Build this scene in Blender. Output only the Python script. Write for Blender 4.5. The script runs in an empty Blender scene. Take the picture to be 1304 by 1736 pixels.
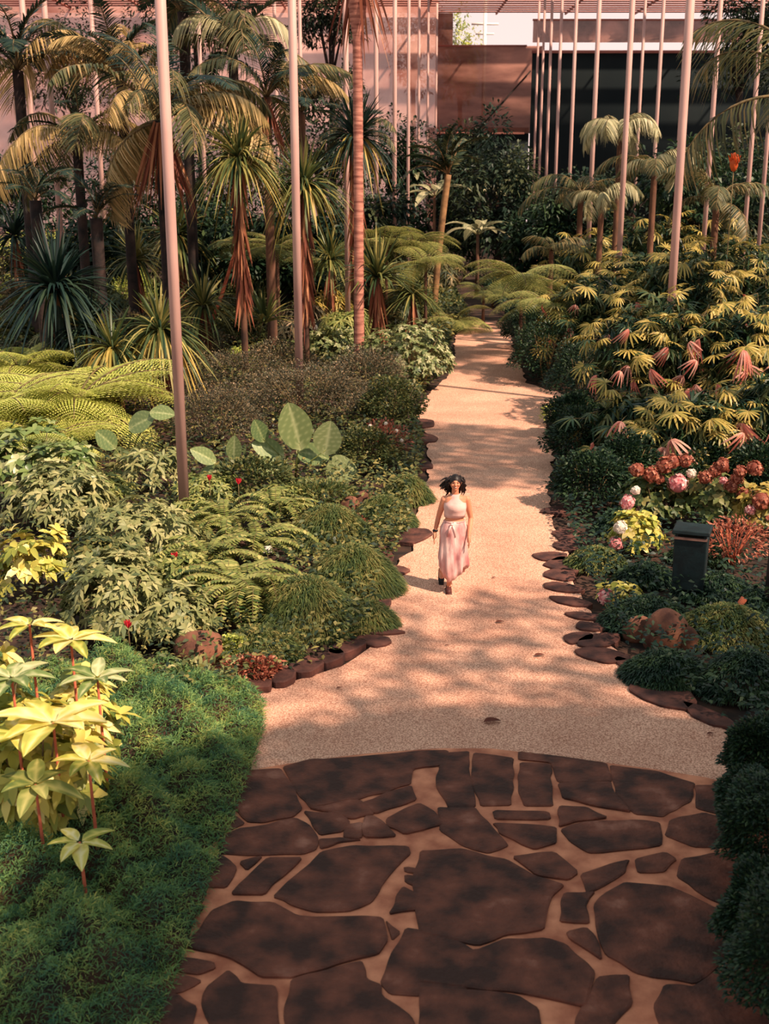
import bpy, math, random
import numpy as np
from mathutils import Vector, Matrix
rng = np.random.default_rng(11); random.seed(11)
sc = bpy.context.scene
COL = sc.collection

# ------------------------------------------------------------------ camera
F = 2040.0; CH = 5.5; TH = math.atan(0.286)
cd = bpy.data.cameras.new('camera'); cam = bpy.data.objects.new('camera', cd); COL.objects.link(cam)
cam.location = (0, 0, CH); cam.rotation_euler = (math.pi/2 - TH, 0, 0)
cd.sensor_fit = 'VERTICAL'; cd.sensor_height = 36.0; cd.lens = 36.0*F/1736.0
cd.clip_end = 400; cd.dof.use_dof = True; cd.dof.focus_distance = 17.0; cd.dof.aperture_fstop = 2.4
sc.camera = cam

# ------------------------------------------------------------------ sky, sun, exposure
SUN_DIR = Vector((0.74, -0.50, 1.0)).normalized()
world = bpy.data.worlds.new('sky'); sc.world = world; world.use_nodes = True
nt = world.node_tree; nt.nodes.clear()
wo = nt.nodes.new('ShaderNodeOutputWorld'); bg = nt.nodes.new('ShaderNodeBackground')
tc = nt.nodes.new('ShaderNodeTexCoord'); sx = nt.nodes.new('ShaderNodeSeparateXYZ'); cr = nt.nodes.new('ShaderNodeValToRGB')
nt.links.new(tc.outputs['Generated'], sx.inputs[0]); nt.links.new(sx.outputs['Z'], cr.inputs[0])
cr.color_ramp.elements[0].position = 0.0; cr.color_ramp.elements[0].color = (1.0, .74, .68, 1)
cr.color_ramp.elements[1].position = 0.45; cr.color_ramp.elements[1].color = (.42, .50, .50, 1)
nt.links.new(cr.outputs[0], bg.inputs[0]); bg.inputs[1].default_value = 1.15
nt.links.new(bg.outputs[0], wo.inputs[0])
sd = bpy.data.lights.new('sun', 'SUN'); sun = bpy.data.objects.new('sun', sd); COL.objects.link(sun)
sd.energy = 7.7; sd.angle = math.radians(1.2); sd.color = (1.0, .77, .57)
sun.rotation_euler = SUN_DIR.to_track_quat('Z', 'Y').to_euler(); sun.location = (20, -10, 30)
vs = sc.view_settings; vs.view_transform = 'Standard'; vs.look = 'None'; vs.gamma = 1; vs.exposure = 0.12; vs.use_curve_mapping = False
sc.display_settings.display_device = 'sRGB'
try:
    sc.cycles.max_bounces = 6; sc.cycles.diffuse_bounces = 3; sc.cycles.transparent_max_bounces = 8
    sc.cycles.transmission_bounces = 4; sc.cycles.glossy_bounces = 2
except Exception: pass

# ------------------------------------------------------------------ where a line of sight meets the ground / a depth
cT, sT = math.cos(TH), math.sin(TH)
def _dir(px, py):
    a = (px-652)/F; b = (868-py)/F
    return Vector((a, cT + b*sT, -sT + b*cT))
def G(px, py, z=0.0):
    d = _dir(px, py); t = (z-CH)/d.z
    return Vector((0, 0, CH)) + d*t
def D(px, py, Y):
    d = _dir(px, py); return Vector((0, 0, CH)) + d*(Y/d.y)
def mpp(Y): return Y/F

# ------------------------------------------------------------------ materials
def srgb(r, g, b):
    f = lambda c: (c/255/12.92) if c/255 <= .04045 else ((c/255+.055)/1.055)**2.4
    return (f(r), f(g), f(b), 1)
MATS = {}
def leafmat(name, stops, rough=.5, trans=.3, spec=.35):
    m = bpy.data.materials.new(name); m.use_nodes = True; n = m.node_tree; b = n.nodes['Principled BSDF']
    at = n.nodes.new('ShaderNodeAttribute'); at.attribute_name = 'var'
    r = n.nodes.new('ShaderNodeValToRGB'); el = r.color_ramp.elements
    for i, c in enumerate(stops):
        p = i/(len(stops)-1)
        e = el[i] if i < 2 else el.new(p)
        e.position = p; e.color = srgb(*c)
    if len(stops) > 2: el[1].position = 1/(len(stops)-1)
    n.links.new(at.outputs['Fac'], r.inputs[0]); n.links.new(r.outputs[0], b.inputs['Base Color'])
    b.inputs['Roughness'].default_value = rough; b.inputs['Specular IOR Level'].default_value = spec
    if trans:
        t = n.nodes.new('ShaderNodeBsdfTranslucent'); mx = n.nodes.new('ShaderNodeMixShader'); mx.inputs[0].default_value = trans
        n.links.new(r.outputs[0], t.inputs[0]); n.links.new(b.outputs[0], mx.inputs[1]); n.links.new(t.outputs[0], mx.inputs[2])
        n.links.new(mx.outputs[0], n.nodes['Material Output'].inputs[0])
    MATS[name] = m; return m
def noisemat(name, c1, c2, scale=5, rough=.8, bump=.3, detail=6, c3=None, bscale=None, stretch=None, spec=.3, metal=0, pos=(.35, .65)):
    m = bpy.data.materials.new(name); m.use_nodes = True; n = m.node_tree; b = n.nodes['Principled BSDF']
    tc = n.nodes.new('ShaderNodeTexCoord'); mp = n.nodes.new('ShaderNodeMapping'); no = n.nodes.new('ShaderNodeTexNoise')
    if stretch: mp.inputs['Scale'].default_value = stretch
    n.links.new(tc.outputs['Object'], mp.inputs[0]); n.links.new(mp.outputs[0], no.inputs[0])
    no.inputs['Scale'].default_value = scale; no.inputs['Detail'].default_value = detail
    r = n.nodes.new('ShaderNodeValToRGB'); r.color_ramp.elements[0].position = pos[0]; r.color_ramp.elements[1].position = pos[1]
    r.color_ramp.elements[0].color = srgb(*c1); r.color_ramp.elements[1].color = srgb(*c2)
    if c3: e = r.color_ramp.elements.new(.9); e.color = srgb(*c3)
    n.links.new(no.outputs[0], r.inputs[0]); n.links.new(r.outputs[0], b.inputs['Base Color'])
    if bump:
        n2 = n.nodes.new('ShaderNodeTexNoise'); n2.inputs['Scale'].default_value = bscale or scale*4; n2.inputs['Detail'].default_value = 4
        n.links.new(mp.outputs[0], n2.inputs[0])
        bp = n.nodes.new('ShaderNodeBump'); bp.inputs['Strength'].default_value = bump; bp.inputs['Distance'].default_value = .02
        n.links.new(n2.outputs[0], bp.inputs['Height']); n.links.new(bp.outputs[0], b.inputs['Normal'])
    b.inputs['Roughness'].default_value = rough; b.inputs['Specular IOR Level'].default_value = spec; b.inputs['Metallic'].default_value = metal
    MATS[name] = m; return m

leafmat('feather', [(52, 98, 76), (118, 150, 84), (204, 196, 108)], trans=.35)
leafmat('bedgreen', [(30, 48, 38), (80, 90, 50), (146, 132, 76)], trans=.25)
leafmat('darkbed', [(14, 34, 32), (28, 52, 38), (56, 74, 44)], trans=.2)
leafmat('broadgreen', [(60, 88, 50), (122, 138, 78), (206, 202, 156)], trans=.25, rough=.35)
leafmat('variegated', [(74, 102, 50), (156, 158, 68), (222, 202, 104), (244, 228, 172)], trans=.3, rough=.4)
leafmat('greygreen', [(78, 92, 58), (134, 136, 86), (190, 180, 128)], trans=.25)
leafmat('sword', [(56, 84, 46), (128, 134, 70), (190, 180, 112)], trans=.3)
leafmat('grass', [(38, 66, 44), (96, 108, 58), (170, 150, 92)], trans=.3)
leafmat('aroid', [(84, 110, 70), (138, 150, 98), (196, 198, 146)], trans=.25, rough=.35)
leafmat('duskbush', [(32, 42, 44), (88, 82, 62), (160, 128, 96)], trans=.2)
leafmat('paleshrub', [(52, 76, 44), (120, 128, 78), (206, 196, 156)], trans=.25)
leafmat('lime', [(126, 148, 70), (182, 188, 92), (224, 216, 132)], trans=.35)
leafmat('dimlime', [(70, 88, 50), (124, 130, 68), (190, 180, 108)], trans=.3)
leafmat('uprightfrond', [(18, 36, 36), (40, 60, 44), (120, 112, 70)], trans=.2)
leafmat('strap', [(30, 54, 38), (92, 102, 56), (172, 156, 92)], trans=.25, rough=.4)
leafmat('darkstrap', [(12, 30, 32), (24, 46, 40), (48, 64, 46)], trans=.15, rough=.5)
leafmat('goldstrap', [(96, 96, 44), (168, 146, 70), (206, 170, 96)], trans=.25)
leafmat('deadleaf', [(96, 48, 38), (150, 84, 62), (196, 136, 98)], trans=.2, rough=.8)
leafmat('frond', [(38, 52, 40), (92, 92, 58), (172, 142, 96)], trans=.3)
leafmat('goldfrond', [(90, 84, 50), (164, 136, 84), (228, 190, 136)], trans=.35)
leafmat('palefrond', [(112, 112, 84), (176, 168, 128), (224, 208, 170)], trans=.35)
leafmat('darkfrond', [(16, 34, 34), (30, 50, 42), (66, 72, 50)], trans=.2)
leafmat('fan', [(84, 98, 48), (176, 154, 78), (240, 204, 132)], trans=.3, rough=.4)
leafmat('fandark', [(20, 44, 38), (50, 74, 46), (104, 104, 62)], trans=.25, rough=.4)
leafmat('fandead', [(140, 66, 58), (200, 112, 98), (244, 190, 172)], trans=.3)
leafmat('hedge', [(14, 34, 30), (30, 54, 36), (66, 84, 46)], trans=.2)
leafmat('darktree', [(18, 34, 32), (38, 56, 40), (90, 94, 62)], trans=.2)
leafmat('reddish', [(104, 48, 40), (160, 84, 64), (212, 150, 120)], trans=.3)
leafmat('pinkpetal', [(220, 120, 130), (240, 170, 170), (255, 225, 215)], trans=.3)
leafmat('rustpetal', [(120, 58, 46), (168, 90, 70), (206, 140, 112)], trans=.3)
leafmat('whitepetal', [(226, 206, 190), (240, 226, 214), (255, 246, 236)], trans=.3)
leafmat('redbud', [(190, 30, 50), (216, 44, 60), (230, 70, 80)], trans=.2)
leafmat('orange', [(214, 80, 34), (232, 104, 50), (240, 140, 80)], trans=.2)
noisemat('soil', (34, 26, 24), (74, 50, 40), 3, 1, .5)
noisemat('trunkred', (132, 76, 66), (198, 134, 116), 2.2, .8, .4, stretch=(1, 1, 6))
noisemat('trunkbrown', (60, 42, 36), (124, 84, 64), 3, .9, .5, stretch=(1, 1, .4))
noisemat('trunkdark', (26, 24, 26), (62, 46, 42), 3, .9, .5)
noisemat('stem', (70, 62, 42), (128, 104, 70), 6, .8, .2)
noisemat('polemetal', (176, 134, 128), (206, 164, 154), 2.2, .5, .05, stretch=(1, 1, .25), spec=.4, metal=0)
noisemat('edgestone', (50, 30, 30), (96, 58, 50), 5, .85, .6, c3=(124, 82, 70))
noisemat('rock', (72, 44, 38), (142, 92, 70), 3, .9, .8)
noisemat('flag', (58, 34, 29), (112, 62, 48), 3.4, .8, .9, detail=14, c3=(176, 120, 102), bscale=26, pos=(.38, .62))
noisemat('mortar', (160, 92, 70), (214, 138, 106), 4, .95, .5)
noisemat('binmat', (8, 20, 24), (14, 34, 38), 8, .6, .1)
noisemat('binedge', (110, 78, 70), (150, 110, 98), 8, .6, .1)
noisemat('woodpost', (84, 56, 46), (140, 96, 78), 4, .9, .4, stretch=(3, 3, .5))
noisemat('redlog', (150, 74, 54), (196, 106, 78), 4, .9, .4)
noisemat('skin', (196, 122, 92), (220, 148, 116), 3, .5, 0)
noisemat('hair', (14, 12, 14), (38, 24, 22), 20, .45, .2)
noisemat('blackmat', (14, 14, 18), (26, 24, 28), 6, .5, 0)
noisemat('shoebrown', (58, 26, 24), (90, 44, 38), 6, .6, 0)
noisemat('lips', (150, 50, 48), (170, 66, 60), 6, .5, 0)
noisemat('eyewhite', (230, 220, 214), (240, 232, 226), 6, .4, 0)
noisemat('topcloth', (196, 150, 146), (226, 186, 178), 5, .8, .1)
noisemat('white', (236, 224, 214), (246, 236, 228), 5, .6, 0)
noisemat('litter', (84, 42, 34), (130, 70, 54), 6, .9, .3)

# ------------------------------------------------------------------ mesh building
class MB:
    def __init__(s): s.V = []; s.Q = []; s.T = []; s.var = []; s.n = 0; s.qm = []; s.tm = []
    def add(s, V, Q=None, T=None, var=.5, mi=0):
        V = np.asarray(V, float).reshape(-1, 3); s.V.append(V)
        s.var.append(np.broadcast_to(np.asarray(var, float), (len(V),)).copy())
        if Q is not None and len(Q): q = np.asarray(Q, int).reshape(-1, 4)+s.n; s.Q.append(q); s.qm.append(np.full(len(q), mi))
        if T is not None and len(T): t = np.asarray(T, int).reshape(-1, 3)+s.n; s.T.append(t); s.tm.append(np.full(len(t), mi))
        s.n += len(V)
    def mesh(s, name, mats, smooth=True):
        me = bpy.data.meshes.new(name)
        V = np.concatenate(s.V); Q = np.concatenate(s.Q) if s.Q else np.zeros((0, 4), int); T = np.concatenate(s.T) if s.T else np.zeros((0, 3), int)
        lo = np.concatenate([Q.ravel(), T.ravel()]).astype(np.int32)
        st = np.concatenate([np.arange(len(Q))*4, len(Q)*4+np.arange(len(T))*3]).astype(np.int32)
        me.vertices.add(len(V)); me.vertices.foreach_set('co', V.astype(np.float32).ravel())
        me.loops.add(len(lo)); me.loops.foreach_set('vertex_index', lo)
        me.polygons.add(len(st)); me.polygons.foreach_set('loop_start', st)
        me.polygons.foreach_set('material_index', np.concatenate(s.qm+s.tm).astype(np.int32))
        me.polygons.foreach_set('use_smooth', np.full(len(st), smooth))
        me.update(calc_edges=True); me.validate()
        a = me.attributes.new('var', 'FLOAT', 'POINT'); a.data.foreach_set('value', np.concatenate(s.var).astype(np.float32))
        for m in (mats if isinstance(mats, (list, tuple)) else [mats]): me.materials.append(MATS[m])
        return me
    def obj(s, name, mats, parent=None, smooth=True, loc=None):
        return mkobj(name, s.mesh(name, mats, smooth), parent, loc)
def mkobj(name, me, parent=None, loc=None, rot=None, scale=None):
    o = bpy.data.objects.new(name, me); COL.objects.link(o)
    if parent: o.parent = parent
    if loc is not None: o.location = loc
    if rot is not None: o.rotation_euler = rot
    if scale is not None: o.scale = (scale,)*3 if isinstance(scale, (int, float)) else scale
    return o
def tag(o, label, cat, group=None, kind=None):
    if label: o['label'] = label
    if cat: o['category'] = cat
    if group: o['group'] = group
    if kind: o['kind'] = kind
    return o
def root(name, loc, label, cat, group=None, rz=0, kind=None):
    o = mkobj(name, None, loc=loc, rot=(0, 0, rz)); o.empty_display_size = .2
    return tag(o, label, cat, group, kind)

def unit(a): return a/np.maximum(np.linalg.norm(a, axis=-1, keepdims=True), 1e-9)
Z = np.array([0, 0, 1.0])
LANCE = {1: [.95, .08], 2: [.2, 1, .04], 3: [.22, 1, .75, .04], 4: [.2, .85, 1, .6, .04], 5: [.2, .8, 1, .85, .5, .03]}
OVAL = {2: [.3, 1, .1], 3: [.3, 1, .95, .12], 4: [.25, .95, 1.05, .75, .06], 5: [.2, .85, 1.05, .95, .6, .06]}
STRAP = {2: [.7, 1, .08], 3: [.8, 1, .7, .05], 4: [.8, 1, .9, .6, .04], 5: [.8, 1, .95, .8, .5, .04], 6: [.8, 1, 1, .9, .75, .45, .03]}
def leaves(mb, B, Dv, L, W, n=2, droop=.3, prof=LANCE, fold=0., jit=.35, var=None, mi=0, up=None):
    B = np.atleast_2d(B); N = len(B); Dv = unit(np.broadcast_to(Dv, (N, 3)).astype(float))
    L = np.broadcast_to(L, (N,)).astype(float); W = np.broadcast_to(W, (N,)).astype(float); droop = np.broadcast_to(droop, (N,)).astype(float)
    if up is None: up = np.broadcast_to(Z, (N, 3))
    up = up + rng.normal(0, jit, (N, 3))
    side = unit(np.cross(Dv, up)); nr = np.cross(side, Dv)
    t = np.linspace(0, 1, n+1)
    C = B[:, None]+Dv[:, None]*(L[:, None]*t)[..., None]; C = C - Z*(droop[:, None]*L[:, None]*t**2)[..., None]
    hw = (W[:, None]/2*np.array(prof[n]))[..., None]
    sd_ = side[:, None]*hw
    if fold: cols = [C-sd_+nr[:, None]*hw*fold, C, C+sd_+nr[:, None]*hw*fold]
    else: cols = [C-sd_, C+sd_]
    k = len(cols); V = np.stack(cols, 2)  # N,n+1,k,3
    base = (np.arange(N)*(n+1)*k)[:, None, None]; i = (np.arange(n)*k)[None, :, None]; j = np.arange(k-1)[None, None]
    a = base+i+j; Q = np.stack([a, a+1, a+k+1, a+k], -1).reshape(-1, 4)
    if var is None: var = rng.random(N)
    mb.add(V.reshape(-1, 3), Q, var=np.repeat(np.broadcast_to(var, (N,)), (n+1)*k), mi=mi)
def tube(mb, P, R, seg=8, cap=True, var=.5, mi=0):
    P = np.asarray(P, float); n = len(P); R = np.broadcast_to(R, (n,)).astype(float)
    T = unit(np.gradient(P, axis=0)); ref = np.array([1., 0, 0]) if abs(T[0][0]) < .8 else np.array([0, 1., 0])
    a = unit(ref - T*(T@ref)[:, None]); b = np.cross(T, a)
    ang = np.linspace(0, 2*math.pi, seg, endpoint=False)
    V = P[:, None]+(a[:, None]*np.cos(ang)[None, :, None]+b[:, None]*np.sin(ang)[None, :, None])*R[:, None, None]
    i = np.arange(n-1)[:, None]*seg; j = np.arange(seg)[None]; j2 = (j+1) % seg
    Q = np.stack([i+j, i+j2, i+seg+j2, i+seg+j], -1).reshape(-1, 4)
    V = V.reshape(-1, 3); Tt = []
    if cap:
        c0, c1 = len(V), len(V)+1; V = np.vstack([V, P[:1], P[-1:]])
        Tt = [(c0, (k+1) % seg, k) for k in range(seg)]+[(c1, (n-1)*seg+k, (n-1)*seg+(k+1) % seg) for k in range(seg)]
    mb.add(V, Q, Tt, var, mi)
def box(mb, c, s, rz=0, taper=1.0, mi=0, bev=0):
    x, y, z = s[0]/2, s[1]/2, s[2]/2; V = []
    for zz, k in ((-z, 1), (z, taper)):
        for sx_, sy_ in ((-1, -1), (1, -1), (1, 1), (-1, 1)):
            a, b = sx_*x*k, sy_*y*k; V.append((c[0]+a*math.cos(rz)-b*math.sin(rz), c[1]+a*math.sin(rz)+b*math.cos(rz), c[2]+zz))
    mb.add(V, [(0, 3, 2, 1), (4, 5, 6, 7), (0, 1, 5, 4), (1, 2, 6, 5), (2, 3, 7, 6), (3, 0, 4, 7)], mi=mi)
def ball(mb, c, r, seg=14, rings=9, noise=0., var=.5, mi=0, flat=None):
    r = np.broadcast_to(r, (3,)).astype(float); th = np.linspace(0, math.pi, rings+1); ph = np.linspace(0, 2*math.pi, seg, endpoint=False)
    V = np.stack([np.sin(th)[:, None]*np.cos(ph), np.sin(th)[:, None]*np.sin(ph), np.cos(th)[:, None]*np.ones(seg)], -1)
    if noise:
        k = rng.normal(0, 1, (6, 3)); p = rng.random(6)*6
        d = sum(np.sin((V@k[i])*2.2+p[i]) for i in range(6))/6; V = V*(1+noise*d)[..., None]
        V[0] = V[0].mean(0); V[-1] = V[-1].mean(0)
    V = V*r+np.asarray(c); i = np.arange(rings)[:, None]*seg; j = np.arange(seg)[None]; j2 = (j+1) % seg
    mb.add(V.reshape(-1, 3), np.stack([i+j, i+seg+j, i+seg+j2, i+j2], -1).reshape(-1, 4), var=var, mi=mi)
def prism(mb, poly, z0, z1, mi=0, topz=None):
    P = [Vector((p[0], p[1])) for p in poly]
    ar = sum(P[i].x*P[(i+1) % len(P)].y-P[(i+1) % len(P)].x*P[i].y for i in range(len(P)))
    if ar < 0: P.reverse()
    n = len(P); c = sum(P, Vector((0, 0)))/n
    from mathutils.geometry import tessellate_polygon
    inn = [p+(c-p).normalized()*min(.02, .2*(c-p).length) for p in P]
    V = [(p.x, p.y, z0) for p in P]+[(p.x, p.y, z1-.008) for p in P]+[(p.x, p.y, z1) for p in inn]
    T = tessellate_polygon([[Vector((p.x, p.y, 0)) for p in inn]])
    Q = []
    for i in range(n):
        j = (i+1) % n; Q += [(i, j, n+j, n+i), (n+i, n+j, 2*n+j, 2*n+i)]
    TT = []
    for t in T:
        a, b, cc = t; v = (inn[b]-inn[a]).cross(inn[cc]-inn[a]) if False else (inn[b].x-inn[a].x)*(inn[cc].y-inn[a].y)-(inn[b].y-inn[a].y)*(inn[cc].x-inn[a].x)
        if v < 0: a, b = b, a
        TT.append((2*n+a, 2*n+b, 2*n+cc))
    mb.add(V, Q, TT, mi=mi)
def smoothpoly(pts, it=1, jit=0., cut=.2):
    for _ in range(it):
        o = []
        for i in range(len(pts)):
            a, b = pts[i], pts[(i+1) % len(pts)]
            o.append((a[0]*(1-cut)+b[0]*cut, a[1]*(1-cut)+b[1]*cut)); o.append((a[0]*cut+b[0]*(1-cut), a[1]*cut+b[1]*(1-cut)))
        pts = o
    if jit: pts = [(p[0]+random.uniform(-jit, jit), p[1]+random.uniform(-jit, jit)) for p in pts]
    return pts

# ------------------------------------------------------------------ the setting
LEFT = [(245, 1736), (262, 1640), (300, 1500), (340, 1420), (385, 1330), (415, 1300), (424, 1250), (420, 1190), (445, 1172), (520, 1148), (585, 1128), (640, 1092), (662, 1060), (655, 1010), (665, 968), (712, 915), (708, 870), (728, 800), (726, 750), (705, 705), (733, 662), (766, 632), (770, 600), (772, 570), (800, 545)]
RIGHT = [(1400, 1736), (1290, 1500), (1235, 1330), (1250, 1265), (1235, 1243), (1170, 1212), (1110, 1176), (1075, 1130), (1020, 1085), (1005, 1040), (975, 1000), (955, 930), (938, 880), (930, 830), (938, 770), (930, 740), (925, 715), (960, 690), (958, 670), (893, 650), (878, 610), (866, 575), (858, 545)]
EL = [G(*p) for p in LEFT]; ER = [G(*p) for p in RIGHT]
ys_l = np.array([p.y for p in EL]); xs_l = np.array([p.x for p in EL]); ys_r = np.array([p.y for p in ER]); xs_r = np.array([p.x for p in ER])
def XL(y): o = np.argsort(ys_l); return np.interp(y, ys_l[o], xs_l[o])
def XR(y): o = np.argsort(ys_r); return np.interp(y, ys_r[o], xs_r[o])
mb = MB(); g = []
nx, ny = 90, 120
X, Y = np.meshgrid(np.linspace(-48, 48, nx), np.linspace(-4, 118, ny)); H = -.03+.0*X
V = np.stack([X, Y, H], -1).reshape(-1, 3); i = np.arange(ny-1)[:, None]*nx; j = np.arange(nx-1)[None]
mb.add(V, np.stack([i+j, i+j+1, i+nx+j+1, i+nx+j], -1).reshape(-1, 4)); tag(mb.obj('ground', 'soil'), 'dark brown soil of the planting beds', 'ground', kind='structure')
# gravel path
m = noisemat('gravel', (178, 118, 96), (246, 192, 166), 60, .95, .6, detail=6, bscale=130, pos=(.38, .6))
n = m.node_tree; b = n.nodes['Principled BSDF']; r0 = [x for x in n.nodes if x.type == 'VALTORGB'][0]
no = n.nodes.new('ShaderNodeTexNoise'); no.inputs['Scale'].default_value = .9; no.inputs['Detail'].default_value = 4
mx = n.nodes.new('ShaderNodeMix'); mx.data_type = 'RGBA'; mx.blend_type = 'MULTIPLY'; mx.inputs[0].default_value = 1
rr = n.nodes.new('ShaderNodeValToRGB'); rr.color_ramp.elements[0].position = .3; rr.color_ramp.elements[0].color = (.78, .72, .7, 1); rr.color_ramp.elements[1].position = .65; rr.color_ramp.elements[1].color = (1, 1, 1, 1)
tcn = [x for x in n.nodes if x.type == 'TEX_COORD'][0]
n.links.new(tcn.outputs['Object'], no.inputs[0]); n.links.new(no.outputs[0], rr.inputs[0])
n.links.new(r0.outputs[0], mx.inputs[6]); n.links.new(rr.outputs[0], mx.inputs[7]); n.links.new(mx.outputs[2], b.inputs['Base Color'])
mb = MB(); ysn = np.arange(6.4, 45.1, .12)
jl = np.interp(ysn, ysn, np.convolve(rng.normal(0, .05, len(ysn)), np.ones(3)/3, 'same')); jr = np.convolve(rng.normal(0, .05, len(ysn)), np.ones(3)/3, 'same')
A = np.stack([XL(ysn)+jl, ysn, np.full_like(ysn, .012)], -1); Bp = np.stack([XR(ysn)+jr, ysn, np.full_like(ysn, .012)], -1)
V = np.stack([A, A*.5+Bp*.5, Bp], 1).reshape(-1, 3); k = len(ysn); a = np.arange(k-1)*3
mb.add(V, np.concatenate([np.stack([a, a+1, a+4, a+3], -1), np.stack([a+1, a+2, a+5, a+4], -1)])); tag(mb.obj('gravel_path', 'gravel'), 'pinkish gravel path running away between the planting beds', 'path', kind='structure')
# stone terrace at the lookout foot
edge = [(395, 1345), (440, 1306), (520, 1293), (620, 1281), (740, 1272), (830, 1272), (900, 1280), (1000, 1293), (1100, 1306), (1200, 1322), (1260, 1340)]
poly = [G(*p) for p in edge]+[Vector((5.2, 8.5, 0)), Vector((4.6, 4.2, 0)), Vector((-2.6, 4.2, 0)), G(200, 1736), G(235, 1650), G(300, 1480)]
terr = root('stone_terrace', (0, 0, 0), 'terrace of dark irregular flagstones with wide earthy joints', 'paving', kind='structure')
mb = MB(); prism(mb, [(p.x, p.y) for p in poly], -.05, .03); mb.obj('joint_bed', 'mortar', terr)
c2 = lambda u, v: (240+u*.3988, 1250+v*.3988)
c3_ = lambda u, v: (760+u*.4172, 1250+v*.4172)
S2 = [[(395,210),(440,148),(590,140),(650,232),(680,305),(640,340),(520,362),(455,360),(375,290)],
[(605,128),(720,97),(900,90),(1130,68),(1300,60),(1300,120),(1150,140),(1140,200),(920,265),(720,300),(660,225)],
[(315,330),(350,300),(435,368),(325,415),(300,380)],[(335,425),(420,392),(540,378),(650,348),(705,375),(745,430),(735,480),(680,498),(520,500),(335,495)],
[(692,320),(850,333),(885,368),(850,402),(760,415)],[(720,305),(925,272),(985,330),(895,348),(745,312)],[(938,283),(1145,212),(1165,268),(1000,325)],
[(875,378),(935,366),(932,430),(862,425)],[(758,438),(850,432),(930,440),(840,450),(765,475)],[(952,345),(985,342),(1080,422),(948,425)],
[(1045,352),(1180,288),(1240,322),(1282,372),(1190,395),(1120,412),(1050,380)],[(150,520),(330,505),(400,560),(355,640),(240,640),(130,660),(110,600)],
[(420,535),(510,512),(450,565)],[(535,522),(680,520),(555,625),(525,668),(385,668),(455,600)],
[(720,545),(765,495),(900,468),(1130,470),(1140,500),(1040,600),(975,700),(880,738),(740,742),(640,712),(565,680),(625,620)],
[(1122,590),(1200,600),(1192,645),(1125,618)],[(1112,645),(1185,680),(1165,735),(1055,752)],[(1120,555),(1190,565),(1200,585),(1125,575)],
[(175,888),(250,830),(305,745),(400,705),(560,712),(660,770),(1020,775),(1040,865),(1000,925),(830,965),(640,1020),(510,1018),(385,940)],
[(125,838),(180,822),(188,842),(150,858)],[(200,752),(265,722),(250,745),(190,785)],[(92,958),(150,942),(300,962),(308,985),(240,1008),(130,990)],
[(-30,1000),(60,1010),(150,1015),(250,1040),(160,1085),(-60,1090)],[(285,1065),(370,998),(425,1055),(560,1062),(570,1135),(590,1260),(320,1260),(262,1140)],
[(640,1040),(830,988),(935,962),(955,1040),(1015,1062),(1015,1108),(1140,1190),(1180,1300),(620,1300),(615,1150)],
[(1040,785),(1098,830),(1065,862)],[(1105,870),(1125,818),(1304,850),(1460,940),(1440,1050),(1280,1100),(1060,1090),(1020,1045),(1070,920)],
[(-60,1110),(150,1100),(230,1150),(200,1290),(-80,1290)]]
S3 = [[(-30,70),(85,62),(85,160),(110,282),(0,285),(-45,200)],[(105,68),(265,90),(255,275),(132,278),(98,160)],[(292,108),(415,115),(418,200),(425,278),(310,278),(288,220)],
[(290,62),(640,108),(660,180),(500,190),(445,180),(420,108),(290,95)],[(450,195),(660,190),(672,235),(740,305),(620,285),(470,250)],[(660,118),(850,142),(1000,190),(980,262),(920,295),(870,322),(762,312),(685,235)],
[(185,302),(405,307),(412,335),(195,335)],[(457,287),(560,292),(645,330),(520,342),(452,365)],[(462,380),(560,350),(750,342),(855,352),(862,440),(730,456),(575,470),(500,425)],
[(185,355),(330,362),(435,372),(435,430),(350,455),(265,415),(215,395)],[(-110,470),(60,462),(160,492),(235,505),(350,572),(465,605),(415,650),(385,780),(230,802),(120,845),(-110,800),(-140,600)],
[(265,492),(430,475),(525,552),(485,580),(362,562)],[(542,560),(735,502),(715,552),(640,598),(565,635)],[(475,640),(595,635),(555,690),(572,755),(455,748)],
[(485,800),(560,782),(610,850),(622,905),(500,825)],[(765,500),(880,472),(925,500),(875,545),(775,550)],
[(645,640),(720,598),(900,615),(1040,680),(1145,730),(1120,900),(1000,1000),(760,955),(645,885),(605,760),(597,690)],
[(955,500),(1200,465),(1304,600),(1304,750),(1060,655),(935,570)],[(905,342),(1040,312),(1195,352),(1195,440),(1000,445),(885,400)],
[(1005,200),(1200,195),(1304,225),(1304,400),(1210,342),(1012,290)],[(-120,850),(120,875),(230,830),(395,825),(475,850),(590,960),(560,1100),(300,1040),(100,1020),(-120,1000)],
[(605,985),(735,975),(745,1090),(540,1290),(520,1150)],[(885,1010),(1000,1020),(1140,925),(1304,800),(1304,1260),(900,1260),(840,1090)],
[(-110,20+1000),(100,1040),(280,1060),(360,1110),(380,1290),(-110,1290)],[(1150,740),(1290,770),(1290,810),(1150,900)],[(-40,290),(110,292),(160,350),(205,400),(240,440),(160,470),(60,440),(-30,380)]]
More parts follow.
